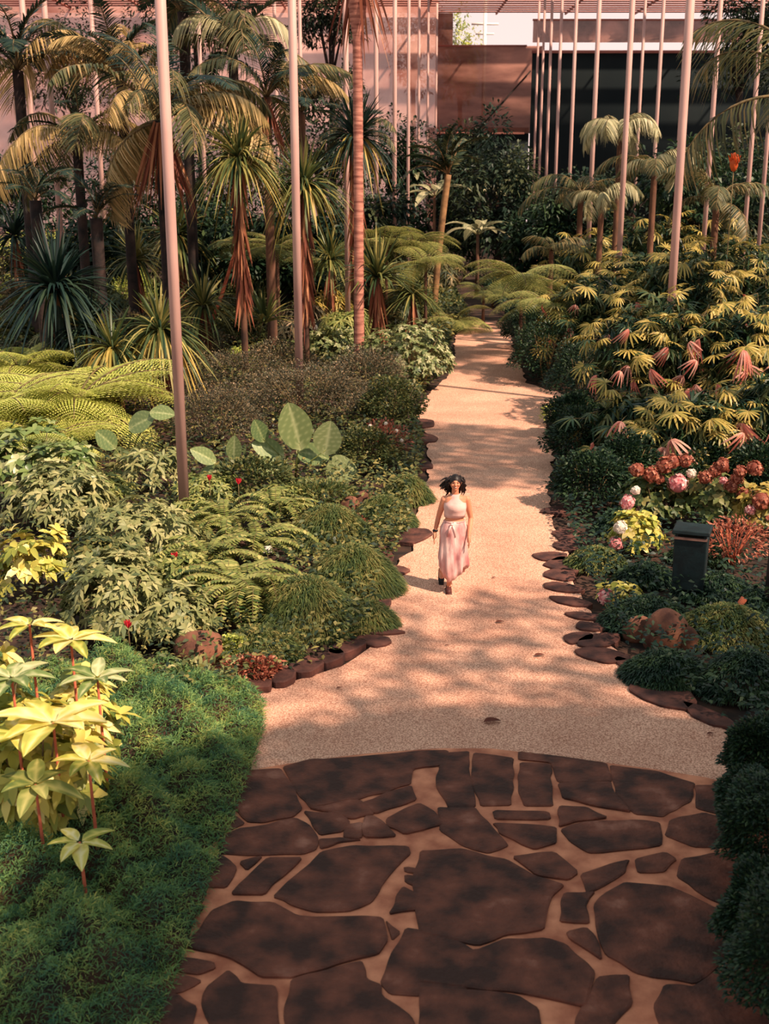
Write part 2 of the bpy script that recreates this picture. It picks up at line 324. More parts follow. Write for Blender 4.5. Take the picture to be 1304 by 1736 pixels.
for k, S in ((c2, S2), (c3_, S3)):
    for s in S:
        w = [G(*k(*p), .03) for p in s]; mb = MB()
        pp = [(p.x, p.y) for p in w]; q = [pp[0]]
        for i_ in range(len(pp)):   # broken, uneven edges
            a_, b_ = pp[i_], pp[(i_+1) % len(pp)]; L_ = math.dist(a_, b_); k_ = int(L_/.16)
            for t_ in range(1, k_+1): q.append((a_[0]+(b_[0]-a_[0])*t_/(k_+1)+random.uniform(-.014, .014), a_[1]+(b_[1]-a_[1])*t_/(k_+1)+random.uniform(-.014, .014)))
            if i_ < len(pp)-1: q.append(b_)
        cx_ = sum(p[0] for p in q)/len(q); cy_ = sum(p[1] for p in q)/len(q)
        q = [(cx_+(x-cx_)*(1+.014/max(.08, math.hypot(x-cx_, y-cy_))), cy_+(y-cy_)*(1+.018/max(.08, math.hypot(x-cx_, y-cy_)))) for x, y in q]
        pp = smoothpoly(q, 1, .0, .16)
        prism(mb, pp, .0, .045+random.uniform(0, .012)); mb.obj('flagstone', 'flag', terr, smooth=False)

# low filler foliage over the beds
def bedcloud(name, label, mat, n, xf, yr, hmax, L, W, side, kind='stuff', dens=None, z0=0):
    mb = MB(); y = rng.uniform(yr[0], yr[1], n); x = xf(y, rng.random(n))
    h = rng.random(n)**.6*hmax
    B = np.stack([x, y, z0+h*.8], -1); d = rng.normal(0, 1, (n, 3)); d[:, 2] = np.abs(d[:, 2])*.7+.2
    leaves(mb, B, unit(d), rng.uniform(.6, 1.3, n)*L*(.5+y/30), W*(.5+y/30), n=2, droop=.4, prof=OVAL)
    return tag(mb.obj(name, mat), label, 'ground cover', kind='stuff')
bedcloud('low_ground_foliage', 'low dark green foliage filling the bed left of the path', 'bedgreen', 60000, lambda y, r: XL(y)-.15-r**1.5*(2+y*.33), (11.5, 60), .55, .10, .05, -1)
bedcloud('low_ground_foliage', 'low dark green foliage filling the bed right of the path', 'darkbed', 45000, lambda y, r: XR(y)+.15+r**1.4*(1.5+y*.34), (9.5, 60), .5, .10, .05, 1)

# ------------------------------------------------------------------ shade house
ZR = D(820, 22, 88).z
def roofbits():
    mb = MB()
    for yy in np.arange(58, 88, 1.1): box(mb, (6, yy, ZR+.03), (76, .5, .05))
    o = mb.obj('ceiling', 'roofslat'); tag(o, 'pinkish slatted shade roof of the garden house', 'ceiling', kind='structure')
    mb = MB()
    for xx in np.arange(-30, 45, 4.7): box(mb, (xx, 73, ZR-.06), (.1, 30, .12))
    mb.obj('roof_beam', 'roofslat', o)
noisemat('roofslat', (156, 96, 88), (196, 130, 116), .6, .9, 0, stretch=(.2, 3, 1))
roofbits()
def netmat(name, c1, c2, alpha, scale=.25, stretch=(1, 1, 1), tr=.5):
    m = noisemat(name, c1, c2, scale, .9, 0, detail=5, stretch=stretch); n = m.node_tree; b = n.nodes['Principled BSDF']
    r = [x for x in n.nodes if x.type == 'VALTORGB'][0]
    t = n.nodes.new('ShaderNodeBsdfTranslucent'); tp = n.nodes.new('ShaderNodeBsdfTransparent'); m1 = n.nodes.new('ShaderNodeMixShader'); m2 = n.nodes.new('ShaderNodeMixShader')
    m1.inputs[0].default_value = tr; m2.inputs[0].default_value = alpha
    n.links.new(r.outputs[0], t.inputs[0]); n.links.new(b.outputs[0], m1.inputs[1]); n.links.new(t.outputs[0], m1.inputs[2])
    n.links.new(m1.outputs[0], m2.inputs[1]); n.links.new(tp.outputs[0], m2.inputs[2]); n.links.new(m2.outputs[0], n.nodes['Material Output'].inputs[0])
netmat('netpink', (186, 124, 112), (246, 196, 182), .38, scale=.35)
netmat('netbrown', (140, 94, 84), (196, 142, 126), .14, scale=.9, stretch=(.4, 1, 1.2))
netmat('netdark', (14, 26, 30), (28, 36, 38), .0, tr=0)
netmat('netband', (120, 76, 66), (214, 160, 146), .25, scale=.5)
def wallplane(name, x0, x1, z0, z1, y, mat, label, parent=None):
    mb = MB(); box(mb, ((x0+x1)/2, y, (z0+z1)/2), (x1-x0, .03, z1-z0)); o = mb.obj(name, mat, parent)
    if not parent: tag(o, label, 'wall', kind='structure')
    return o
xc = D(742, 100, 85).x; xr = D(901, 100, 85).x
zt = ZR+6
wallplane('wall_left', -46, xc, 0, zt, 85, 'netpink', 'pale pink shade netting closing the left end of the garden house')
zm1 = D(820, 92, 88).z; zm0 = D(820, 78, 88).z
wallplane('wall_back', xc+.02, xr+1.2, D(820, 226, 88).z, zm0, 88, 'netbrown', 'brownish netting panel at the far end above the path')
wallplane('wall_back', xc+.02, D(768, 50, 88).x, zm0, ZR, 88, 'netbrown', 'narrow upright netting strip beside the bright far opening')
z85 = D(1000, 88, 85).z; z70 = D(1000, 72, 85).z; z35 = D(1000, 34, 85).z; z25 = D(1000, 24, 85).z
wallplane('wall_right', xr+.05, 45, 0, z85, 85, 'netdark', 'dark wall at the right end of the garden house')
wallplane('wall_back', xc-.5, xr+.5, 0, D(820, 216, 89.5).z, 89.5, 'netdark', 'added dark backing panel blocking the sky behind the far trees')  # dark panel added to shut out bright sky below the brown netting
wallplane('wall_right', xr+.05, 45, z70, z35, 85, 'netband', 'mottled pink netting band between the two bright gaps')
mb = MB()
for (x0, x1, z, t_) in ((xr, 45, z85, .18), (xr, 45, z35, .12), (xc, xr, zm0, .12), (xc, xr, D(820, 226, 88).z, .15)): box(mb, ((x0+x1)/2, 84.9 if z in (z85, z35) else 87.9, z), (x1-x0, .12, t_))
tag(mb.obj('trim_1', 'roofslat'), 'thin horizontal rails of the netting wall', 'trim', kind='structure')
mb = MB()
a = D(900, 120, 87.8); c = D(775, 260, 87.8); tube(mb, [a, c], .05, 6); mb2 = mb
tag(mb.obj('support_cable', 'trunkdark'), 'thin dark diagonal bracing cable across the brown netting panel', 'cable')

p = D(822, 60, 91); o = root('utility_pole', (p.x, 91, 0), 'white utility pole with cross arms beyond the bright far opening', 'pole'); mb = MB(); tube(mb, [(0, 0, 0), (0, 0, p.z+3)], [.16, .12], 8); mb.obj('shaft', 'white', o)
mb = MB(); box(mb, (0, 0, p.z+.75), (1.9, .12, .14)); box(mb, (0, 0, p.z+.1), (1.3, .12, .12)); mb.obj('cross_arm', 'white', o)
# poles: pixel column near y=300, distance, label
POLES = [
 (286, 18.6, .086, 'thick pink metal pole standing nearest the camera in the left bed'),
 (501, 27.8, .095, 'pink metal pole rising from dusky bushes, second in the left row'),
 (588, 37, .085, 'slim pink pole just left of the ringed palm trunk'),
 (638, 46, .085, 'slim pole partly hidden right behind the ringed palm trunk'),
 (669, 46, .08, 'slim pink pole in the clear gap right of the ringed palm trunk'),
 (692, 55, .07, 'thin pole midway between the ringed palm and the far corner'),
 (709, 64, .07, 'thin far pole, third left of the pink netting corner'),
 (724, 74, .07, 'thin far pole, second left of the pink netting corner'),
 (738, 83, .07, 'thin far pole against the pink netting corner itself'),
 (1152, 27.8, .095, 'thick pink metal pole rising from the fan palm bank on the right'),
 (1057, 37, .085, 'pole behind bleached drooping fronds right of centre'),
 (1003, 46, .085, 'pole in front of the dark wall, sixth from its left end'),
 (966, 55, .08, 'pole in front of the dark wall, fifth from its left end'),
 (942, 62, .08, 'pole in front of the dark wall, fourth from its left end'),
 (926, 68, .08, 'pole in front of the dark wall, third from its left end'),
 (914, 75, .075, 'pole in front of the dark wall, second from its left end'),
 (905, 82, .075, 'leftmost pole at the edge of the dark wall'),
 (1078, 60, .075, 'thin short-looking pole just right of the bleached fronds'),
 (1108, 52, .08, 'thin pole midway between bleached fronds and the thick right pole'),
 (1201, 43, .085, 'pole above the large arching frond at upper right'),
 (1146, 58, .06, 'faint thin pole close behind the thick right pole'),
 (1270, 38, .07, 'slim pole beside the orange flower at far right'),
 (1296, 40, .07, 'slim pole at the right picture edge above the fan palms'),
 (60, 46, .11, 'leftmost pole behind the drooping golden fronds'),
 (96, 42, .10, 'second pole from the left behind the golden fronds'),
 (172, 55, .11, 'pole at top left ending among dark fronds'),
 (472, 60, .09, 'thin pole just left of the second tall pole at the top'),
 (513, 58, .09, 'thin pole just right of the second tall pole at the top'),
 (347, 50, .08, 'thin pole seen between fronds right of the nearest pole'),
]
for (px, Yd, r, lb) in POLES:
    p = D(px, 300, Yd); o = root('metal_pole', (p.x, p.y, 0), lb, 'pole')
    mb = MB(); zt_ = ZR if Yd > 40 else min(ZR, D(px, -60, Yd).z+3)
    tube(mb, [(0, 0, .0), (0, 0, zt_*.5), (0, 0, zt_)], [r, r*.97, r*.94], 14); mb.obj('shaft', 'polemetal', o)
    mb = MB(); tube(mb, [(0, 0, -.05), (0, 0, .1), (0, 0, .12)], [r*2, r*1.9, r*1.2], 14); mb.obj('footing', 'mortar', o)

# ------------------------------------------------------------------ plant builders
def hemi(n, lo=-.1):
    """unit directions, mostly upper half"""
    z = rng.uniform(lo, 1, n); a = rng.uniform(0, 2*math.pi, n); s = np.sqrt(1-z*z)
    return np.stack([s*np.cos(a), s*np.sin(a), z], -1)
def stems(mb, H, R, n, r=.012, mi=0):
    for k in range(n):
        a = random.uniform(0, 6.28); q = random.uniform(.2, .75)*R
        tube(mb, [(random.uniform(-.1, .1)*R, random.uniform(-.1, .1)*R, 0), (q*.5*math.cos(a), q*.5*math.sin(a), H*.4), (q*math.cos(a), q*math.sin(a), H*.8)], [r, r*.8, r*.4], 5)
def shrub(px, py, w, h, mat, L, W, n, label, cat='shrub', name='leafy_shrub', k=1, droop=.35, prof=LANCE, fold=0, group=None, inner=.45, elev=.3, seg=2, depth=.8, nst=6, lo=-.15, stemmat='stem', lump=.18):
    """a leafy crown; w, h are the crown's size as the photo frame sees it, k leaves to a whorl"""
    c = G(px, py); s = mpp(c.y); R = w*s/2; H = h*s; o = root(name, (c.x, c.y, 0), label, cat, group, rz=0)
    nw = max(4, n//k); d = hemi(nw, lo)
    rad = rng.uniform(inner, 1, nw)**.5
    ph = rng.uniform(0, 6.28, 3); lumps = 1+lump*np.sin(d[:, 0]*5+ph[0])*np.sin(d[:, 1]*5+ph[1])+lump*.6*np.sin(d[:, 2]*7+ph[2])
    rr = (rad*lumps)[:, None]
    P = d*rr*np.array([R, R*depth, H*.62])+np.array([0, 0, H*.38]); P[:, 2] = np.maximum(P[:, 2], .03)
    mb = MB(); wv = rng.random(nw)*.5
    if k == 1:
        D_ = unit(d+rng.normal(0, .45, d.shape)+Z*elev); leaves(mb, P, D_, L*rng.uniform(.7, 1.25, nw), W*rng.uniform(.8, 1.2, nw), n=seg, droop=droop, prof=prof, fold=fold, var=wv+rng.random(nw)*.5)
    else:
        ax = unit(d+rng.normal(0, .25, d.shape)+Z*.5); e1 = unit(np.cross(ax, rng.normal(0, 1, d.shape))); e2 = np.cross(ax, e1)
        a = (np.arange(k)*2*math.pi/k)[None]+rng.uniform(0, 6.28, nw)[:, None]; a = a+rng.normal(0, .2, a.shape)
        el = elev+rng.uniform(-.25, .35, a.shape)
        D_ = (e1[:, None]*np.cos(a)[..., None]+e2[:, None]*np.sin(a)[..., None])+ax[:, None]*el[..., None]
        B = np.repeat(P, k, 0); D_ = unit(D_.reshape(-1, 3)); up = np.repeat(ax, k, 0)
        leaves(mb, B, D_, L*rng.uniform(.65, 1.2, len(B)), W*rng.uniform(.8, 1.2, len(B)), n=seg, droop=droop, prof=prof, fold=fold, var=np.repeat(wv, k)+rng.random(len(B))*.5, up=up, jit=.1)
    mb.obj('foliage', mat, o)
    if nst:
        mb = MB(); stems(mb, H, R, nst, r=max(.008, .012*H)); mb.obj('stem', stemmat, o)
    o['_R'] = R; o['_H'] = H
    return o
def onshrub(o, fx, fz, fy=-.6):
    """a point on a shrub's front"""
    return Vector((fx*o['_R'], fy*o['_R']*.8, fz*o['_H']))

FR = {}
def frondmesh(key, L=2.2, e0=60, e1=-50, nl=26, lw=.035, ll=.5, hang=.5, mat='frond', rach='stem', back=.25, tw=0):
    """pinnate frond lying in x-z, base at origin; L arc length"""
    if key in FR: return FR[key]
    n = 14; t = np.linspace(0, 1, n); an = np.radians(e0+(e1-e0)*t**1.1)
    ds = L/(n-1); P = np.zeros((n, 3)); P[1:, 0] = np.cumsum(np.cos(an[:-1]))*ds; P[1:, 2] = np.cumsum(np.sin(an[:-1]))*ds
    mb = MB(); tube(mb, P, np.linspace(.028, .006, n)*L/2.2, 5, mi=1)
    tt = np.linspace(.14, 1, nl); B = np.stack([np.interp(tt, t, P[:, i]) for i in range(3)], -1); aa = np.interp(tt, t, an)
    T = np.stack([np.cos(aa), 0*aa, np.sin(aa)], -1); prof_l = np.sin(np.pi*np.clip(tt*.92+.1, 0, 1))**.6*.85+.15
    for s in (-1, 1):
        d = unit(T*(.55+.5*tt[:, None])+np.array([0, s, 0])*1.0+np.array([0, 0, .25-.25*hang])+rng.normal(0, .06, T.shape))
        leaves(mb, B, d, ll*prof_l*rng.uniform(.85, 1.1, nl), lw, n=3, droop=hang*rng.uniform(.7, 1.3, nl), prof=STRAP, jit=.15, var=np.clip(rng.normal(.5, .22, nl), 0, 1))
    FR[key] = mb.mesh('frond', [mat, rach]); return FR[key]
def palm(px, pc, Yd, label, fronds, trunk_r=.1, trunkmat='trunkbrown', name='palm_tree', n=14, scale=1, group=None, base=None, skirt=0, lean=0, rings=0, z=None, tilt=(-.3, .5), tpx=None, bulge=1.0):
    """crown centre seen at (px, pc) at distance Yd; trunk straight to the ground"""
    p = D(px, pc, Yd) if z is None else Vector((D(px, pc, Yd).x, Yd, z)); bx = p.x if tpx is None else D(tpx, 400, Yd).x
    o = root(name, (bx, p.y, 0), label, 'palm', group); dx = p.x-bx
    mb = MB(); m = 24 if not rings else int(rings); tz = np.linspace(-.05, 1, m)
    rr = trunk_r*(1+.35*np.exp(-tz*14)); 
    if rings: rr = rr*(1+.06*(np.arange(m) % 2))
    rr = rr*np.where(tz > .81, 1+(bulge-1)*np.sin((tz-.81)/.19*np.pi*.6), 1)
    tube(mb, np.stack([dx*tz**1.5, 0*tz, p.z*tz], -1), rr, 10); mb.obj('trunk', trunkmat, o)
    top = Vector((dx, 0, p.z))
    for i in range(n):
        me = random.choice(fronds) if not isinstance(fronds[0], tuple) else random.choice(fronds)
        f = mkobj('frond', me, o, loc=top, rot=(random.uniform(-.45, .45), random.uniform(*tilt)*random.choice((1.5, 1, .4)), i*2.39996+random.uniform(-.35, .35)), scale=scale*random.uniform(.65, 1.15))
    if skirt:
        mb = MB(); k = skirt; a = rng.uniform(0, 6.28, k); d = np.stack([np.cos(a)*.45, np.sin(a)*.45, -np.ones(k)], -1)
        B = np.array(top)+np.stack([np.cos(a)*trunk_r, np.sin(a)*trunk_r, -rng.uniform(0, .5, k)*scale], -1)
        leaves(mb, B, d, rng.uniform(.8, 1.8, k)*scale, .07*scale, n=3, droop=.2, prof=STRAP); mb.obj('dead_frond_skirt', 'deadleaf', o)
    return o
def rosette(px, pc, pb, rpx, label, mat='strap', n=150, droop=.75, W=.045, name='dracaena', skirt=60, trunk=True, up=.15, group=None, trunk_r=.07, skl=1.0, Yd=None, skmat='deadleaf', lo=-.35, goldskirt=0, lean=0):
    """head of strap leaves: centre (px,pc), ground (px,pb), radius in frame pixels"""
    c = G(px, pb) if Yd is None else D(px, pc, Yd); Yv = c.y; p = D(px, pc, Yv); s = mpp(Yv); R = rpx*s
    o = root(name, (p.x+lean, Yv, 0), label, 'plant', group); top = np.array([-lean, 0, p.z])
    mb = MB(); d = hemi(n, lo); leaves(mb, top+d*.06*R, unit(d+Z*up), R*rng.uniform(.85, 1.25, n), W*R/.9, n=5, droop=droop*rng.uniform(.6, 1.3, n)*(1.15-np.abs(d[:, 2])), prof=STRAP, jit=.2, fold=.3)
    mb.obj('leaf_rosette', mat, o)
    if goldskirt:
        mb = MB(); k = goldskirt; a = rng.uniform(0, 6.28, k); d = np.stack([np.cos(a), np.sin(a), rng.uniform(-.1, .7, k)], -1)
        leaves(mb, top+0*d, unit(d), R*rng.uniform(.8, 1.2, k), W*R/.9, n=6, droop=rng.uniform(1.1, 1.7, k), prof=STRAP, jit=.2, fold=.3); mb.obj('drooping_leaves', 'goldstrap', o)
    if skirt:
        mb = MB(); k = skirt; a = rng.uniform(0, 6.28, k); q = rng.uniform(0, 1, k)
        B = top+np.stack([np.cos(a)*trunk_r, np.sin(a)*trunk_r, -.1*R-q*skl*p.z*.45], -1)
        leaves(mb, B, np.stack([np.cos(a)*.22, np.sin(a)*.22, -np.ones(k)], -1), rng.uniform(.5, 1, k)*R*.9, .05*R/.9, n=2, droop=.0, prof=STRAP); mb.obj('dead_leaf_skirt', skmat, o)
    if trunk:
        mb = MB(); tz = np.linspace(0, 1, 7); tube(mb, np.stack([-lean*tz, 0*tz, p.z*tz-.03*(1-tz)], -1), trunk_r*(1.35-.35*tz), 8); mb.obj('trunk', 'trunkbrown', o)
    return o
# palmate fan leaf
def fanmesh(key, mat, k=10, R=.36, pet=.3, spread=215, hang=.35, w=.04):
    if key in FR: return FR[key]
    mb = MB(); tube(mb, [(0, 0, 0), (pet*.5, 0, pet*.16), (pet, 0, pet*.2)], [.006, .005, .004], 4, mi=1)
    a = np.radians(np.linspace(-spread/2, spread/2, k)); d = np.stack([np.cos(a), np.sin(a), .12+0*a], -1)
    B = np.tile(np.array([[pet, 0, pet*.2]]), (k, 1))
    leaves(mb, B, d, R*rng.uniform(.85, 1.08, k)*(1-.12*np.abs(a)), w, n=4, droop=hang*rng.uniform(.7, 1.3, k), prof={4: [.25, .8, 1, .95, .3]}, fold=.35, jit=.1, var=np.clip(.5+rng.normal(0, .2, k), 0, 1))
    FR[key] = mb.mesh('fan_leaf', [mat, 'stem']); return FR[key]
def fanclump(px, py, w, h, label, n=34, mats=('fan',), dead=3, scale=1.0, dark=.2, Yd=None, depth=.8, z0=0, lo=-.1):
    c = G(px, py) if Yd is None else D(px, py, Yd); s = mpp(c.y); R = w*s/2; H = h*s
    o = root('fan_palm_clump', (c.x, c.y, 0), label, 'fan palm', 'fan palms of the bank right of the path'); zb = 0 if Yd is None else max(0, c.z)
    mb = MB()
    for i in range(n):
        d = hemi(1, lo)[0]; r = random.uniform(.65, 1)
        P = Vector((d[0]*R*r, d[1]*R*depth*r, zb+H*.4+d[2]*H*.6*r)); az = math.atan2(d[1], d[0])+random.uniform(-.6, .6)
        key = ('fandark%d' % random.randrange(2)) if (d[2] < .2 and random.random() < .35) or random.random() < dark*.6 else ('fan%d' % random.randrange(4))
        f = mkobj('fan_leaf', FR[key], o, loc=P, rot=(random.uniform(-.45, .45), random.uniform(-.3, .8)+(.35-d[2]*.6), az), scale=scale*random.uniform(.7, 1.2))
        if i % 3 == 0: tube(mb, [(P.x*.3, P.y*.3, 0), (P.x*.6, P.y*.6, P.z*.6), tuple(P)], [.014, .012, .008], 5)
    mb.obj('cane', 'stem', o)
    mb = MB(); q = n*9; d = hemi(q, -.3); P = d*rng.uniform(.35, .92, (q, 1))*np.array([R, R*depth, H*.55])+np.array([0, 0, zb+H*.42]); P[:, 2] = np.maximum(P[:, 2], .05)
    k = 7; ax = unit(d+rng.normal(0, .4, d.shape)); e1 = unit(np.cross(ax, rng.normal(0, 1, d.shape))); e2 = np.cross(ax, e1); a = rng.uniform(-1.7, 1.7, (q, k))
    DD = e1[:, None]*np.sin(a)[..., None]+(ax*.5+e2*.85)[:, None]*np.cos(a)[..., None]
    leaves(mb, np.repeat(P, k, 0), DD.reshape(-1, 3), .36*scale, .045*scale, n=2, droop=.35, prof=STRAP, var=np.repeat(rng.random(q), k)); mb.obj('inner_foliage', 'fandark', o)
    for i in range(dead):
        az = random.uniform(math.pi*1.15, math.pi*1.85); r = random.uniform(.7, 1.0)
        P = Vector((math.cos(az)*R*r*1.08, math.sin(az)*R*depth*r*1.12, zb+H*random.uniform(.35, .8)))
        x = mkobj('dead_fan_leaf', FR['fandead%d' % random.randrange(2)], o, loc=P, rot=(random.uniform(-.7, .7), random.uniform(.3, 1.2), az+random.uniform(-.7, .7)), scale=scale*random.uniform(.6, 1.1)); x['label'] = 'dried pinkish hanging fan leaf'
    return o
def fernmesh(key, mat, L=.8, nl=22, ll=.09, lw=.03, e0=70, e1=-40, tip=.6):
    if key in FR: return FR[key]
    n = 10; t = np.linspace(0, 1, n); an = np.radians(e0+(e1-e0)*t); ds = L/(n-1)
    P = np.zeros((n, 3)); P[1:, 0] = np.cumsum(np.cos(an[:-1]))*ds; P[1:, 2] = np.cumsum(np.sin(an[:-1]))*ds
    mb = MB(); tube(mb, P, .004, 4, mi=1, cap=False)
    tt = np.linspace(.08, 1, nl); B = np.stack([np.interp(tt, t, P[:, i]) for i in range(3)], -1); aa = np.interp(tt, t, an); T = np.stack([np.cos(aa), 0*aa, np.sin(aa)], -1)
    for s in (-1, 1):
        leaves(mb, B, unit(T*.3+np.array([0, s, 0.])), ll*np.sin(np.pi*(tt*.85+.12))**.5, lw, n=2, droop=.15, prof=STRAP, jit=.1, var=np.clip(rng.normal(.55, .2, nl), 0, 1))
    FR[key] = mb.mesh('fern_frond', [mat, 'stem']); return FR[key]
def treefernmesh(key, mat='lime', L=1.5, np_=18, e0=35, e1=-30):
    if key in FR: return FR[key]
    n = 10; t = np.linspace(0, 1, n); an = np.radians(e0+(e1-e0)*t); ds = L/(n-1)
    P = np.zeros((n, 3)); P[1:, 0] = np.cumsum(np.cos(an[:-1]))*ds; P[1:, 2] = np.cumsum(np.sin(an[:-1]))*ds
    mb = MB(); tube(mb, P, np.linspace(.016, .005, n), 4, mi=1, cap=False)
    tt = np.linspace(.1, .99, np_); B = np.stack([np.interp(tt, t, P[:, i]) for i in range(3)], -1); aa = np.interp(tt, t, an); T = np.stack([np.cos(aa), 0*aa, np.sin(aa)], -1)
    for s in (-1, 1):
        for i in range(np_):
            pl = L*.34*math.sin(math.pi*(tt[i]*.8+.17))**.8; d = unit(T[i]*.45+np.array([0, s, 0.])); q = np.linspace(.06, 1, 11)
            b = B[i]+d*(pl*q)[:, None]-Z*(.25*pl*q**2)[:, None]; pr = unit(np.cross(d, Z))
            for s2 in (-1, 1):
                leaves(mb, b, unit(pr*s2+d*.4), pl*.2*(1.1-q*.8), pl*.075, n=1, droop=.2, jit=.1, var=np.clip(.3+.3*random.random()+rng.random(11)*.4, 0, 1))
    FR[key] = mb.mesh('fern_frond', [mat, 'stem']); return FR[key]
def fern(px, py, hpx, meshes, n, label, scale, name='fern', z=0., group=None, trunk=0, tilt=(-.2, .4), cat='fern', Yd=None):
    c = G(px, py) if Yd is None else D(px, py, Yd); o = root(name, (c.x, c.y, 0), label, cat, group); 
    z = (hpx*mpp(c.y) if hpx else z) if Yd is None else c.z; o.location.z = 0
    for i in range(n):
        mkobj('fern_frond', random.choice(meshes), o, loc=(random.uniform(-.05, .05)*scale, random.uniform(-.05, .05)*scale, z), rot=(random.uniform(-.15, .15), random.uniform(*tilt), i*2.39996+random.uniform(-.2, .2)), scale=scale*random.uniform(.8, 1.2))
    if z > .25: mb = MB(); tube(mb, [(0, 0, -.03), (0, 0, z*.5), (0, 0, z)], [.07, .055, .05], 7); mb.obj('trunk', 'trunkbrown', o)
    return o
def bladeleaf(mb, B, d, L, W, heart=0., cup=.15, droop=.3, nu=18, nv=5, up=None, var=.5, mi=0):
    """one broad ribbed leaf blade on a grid"""
    d = unit(np.asarray(d, float)); u_ = Z if up is None else unit(np.asarray(up, float)); side = unit(np.cross(d, u_)); nr = np.cross(side, d)
    t = np.linspace(0, 1, nu+1); V = []
    for i, a in enumerate(t):
        wv = math.sin(math.pi*min(1, a**.75))**.65*W/2 if 0 < a < 1 else .004
        for j in range(-nv, nv+1):
            q = j/nv; back = -heart*L*abs(q)**1.5*math.exp(-a*6)
            p = np.asarray(B)+d*(a*L+back)+side*(q*wv)+nr*(cup*abs(q)*wv+.006*L*math.sin(a*46+abs(q)*5)*abs(q))-Z*droop*L*a*a
            V.append(p)
    k = 2*nv+1; Q = [(i*k+j, i*k+j+1, (i+1)*k+j+1, (i+1)*k+j) for i in range(nu) for j in range(k-1)]
    vv = [min(1, max(0, var-.12+(.45 if j == nv or i == 0 else 0)+(.3 if (i*2+abs(j-nv)*-1) % 5 == 0 else 0))) for i in range(nu+1) for j in range(k)]
    mb.add(V, Q, var=vv, mi=mi)
def aroid(px, py, label, spec, mat='aroid', name='elephant_ear', group=None, cat='plant'):
    """spec: (px,py,wpx,hpx,angle) for each blade in the frame, joined by petioles to the base"""
    c = G(px, py); o = root(name, (c.x, c.y, 0), label, cat, group); s = mpp(c.y)
    for (lx, ly, lw, lh, an, face) in spec:
        p = D(lx, ly, c.y-random.uniform(.0, .35))-Vector((c.x, c.y, 0)); L = lh*s; W = lw*s; a = math.radians(an)
        d = np.array([math.sin(a), -.35*face, math.cos(a)]); B = np.array(p)-unit(d)*L*.4; mb = MB()
        bladeleaf(mb, B, d, L, W, heart=.18, droop=.05, up=(0, -.9, .45*face+.3), var=random.uniform(.25, .7)); mb.obj('leaf_blade', mat, o)
        mb = MB(); tube(mb, [(0, 0, 0), (B[0]*.4, B[1]*.4, B[2]*.55), tuple(B)], [.016, .013, .009], 6); mb.obj('leaf_stalk', 'sword', o)
    return o
def bananaplant(px, pc, pb, rpx, label, n=9, mat='palefrond', name='banana_plant', trunkr=.08, Yd=None):
    c = G(px, pb) if Yd is None else D(px, pc, Yd); p = D(px, pc, c.y); s = mpp(c.y); R = rpx*s; o = root(name, (c.x, c.y, 0), label, 'plant')
    for i in range(n):
        az = i*2.39996; el = random.uniform(.1, .9); d = np.array([math.cos(az), math.sin(az), el]); mb = MB(); 
        bladeleaf(mb, np.array([0, 0, p.z])+unit(d)*R*.2, d, R*random.uniform(.8, 1.15), R*.3, droop=.5, cup=.3, var=random.uniform(.1, .8)); tube(mb, [(0, 0, p.z-.1), tuple(np.array([0, 0, p.z])+unit(d)*R*.22)], [.03, .02], 5); mb.obj('leaf_blade', mat, o)
    mb = MB(); tube(mb, [(0, 0, -.03), (.02, 0, p.z*.5), (0, 0, p.z)], [trunkr*1.2, trunkr, trunkr*.8], 8); mb.obj('stem', 'trunkbrown', o)
    return o
def flowerhead(parent, loc, r, mat, label, name='flower_head', n=46):
    mb = MB(); d = hemi(n, -.6)*rng.uniform(.75, 1.12, (n, 1)); 
    for q in range(4):
        e1 = unit(np.cross(d, np.array([.3, .5, .8]))); e2 = np.cross(d, e1); a = q*math.pi/2
        leaves(mb, d*r*.85, unit(e1*math.cos(a)+e2*math.sin(a)+d*.25), r*.3, r*.26, n=2, droop=0, prof=OVAL, jit=.05, up=d)
    ball(mb, (0, 0, 0), r*.8, 8, 6, var=.2); o = mb.obj(name, mat, parent, loc=loc); o['label'] = label; return o
def bigtree(px, pc, Yd, w, h, mat, label, L=.28, W=.12, n=3500, name='broadleaf_tree', trunkr=.2):
    p = D(px, pc, Yd); s = mpp(Yd); R = w*s/2; Hh = h*s/2; o = root(name, (p.x, Yd, 0), label, 'tree')
    mb = MB(); cl = hemi(26, -.9)*rng.uniform(.35, .95, (26, 1)); ci = rng.integers(0, 26, n); d = hemi(n, -.7)
    P = cl[ci]*np.array([R, R*.6, Hh])+d*rng.uniform(.6, 1, (n, 1))*np.array([R, R*.7, Hh])*.36+np.array([0, 0, p.z]); P[:, 2] = np.maximum(P[:, 2], .1)
    leaves(mb, P, unit(d+rng.normal(0, .4, d.shape)), L*rng.uniform(.7, 1.3, n), W, n=2, droop=.4, prof=OVAL, var=np.clip(rng.random(26)[ci]*.6+rng.random(n)*.4, 0, 1)); mb.obj('foliage', mat, o)
    mb = MB(); tube(mb, [(0, 0, -.05), (.1, 0, p.z*.5), (0, 0, p.z)], [trunkr*1.2, trunkr, trunkr*.6], 8)
    for q in range(5):
        a = q*1.3; tube(mb, [(0, 0, p.z*.75), (R*.4*math.cos(a), R*.3*math.sin(a), p.z+Hh*.2)], [trunkr*.5, trunkr*.2], 6)
    mb.obj('trunk', 'trunkdark', o); return o

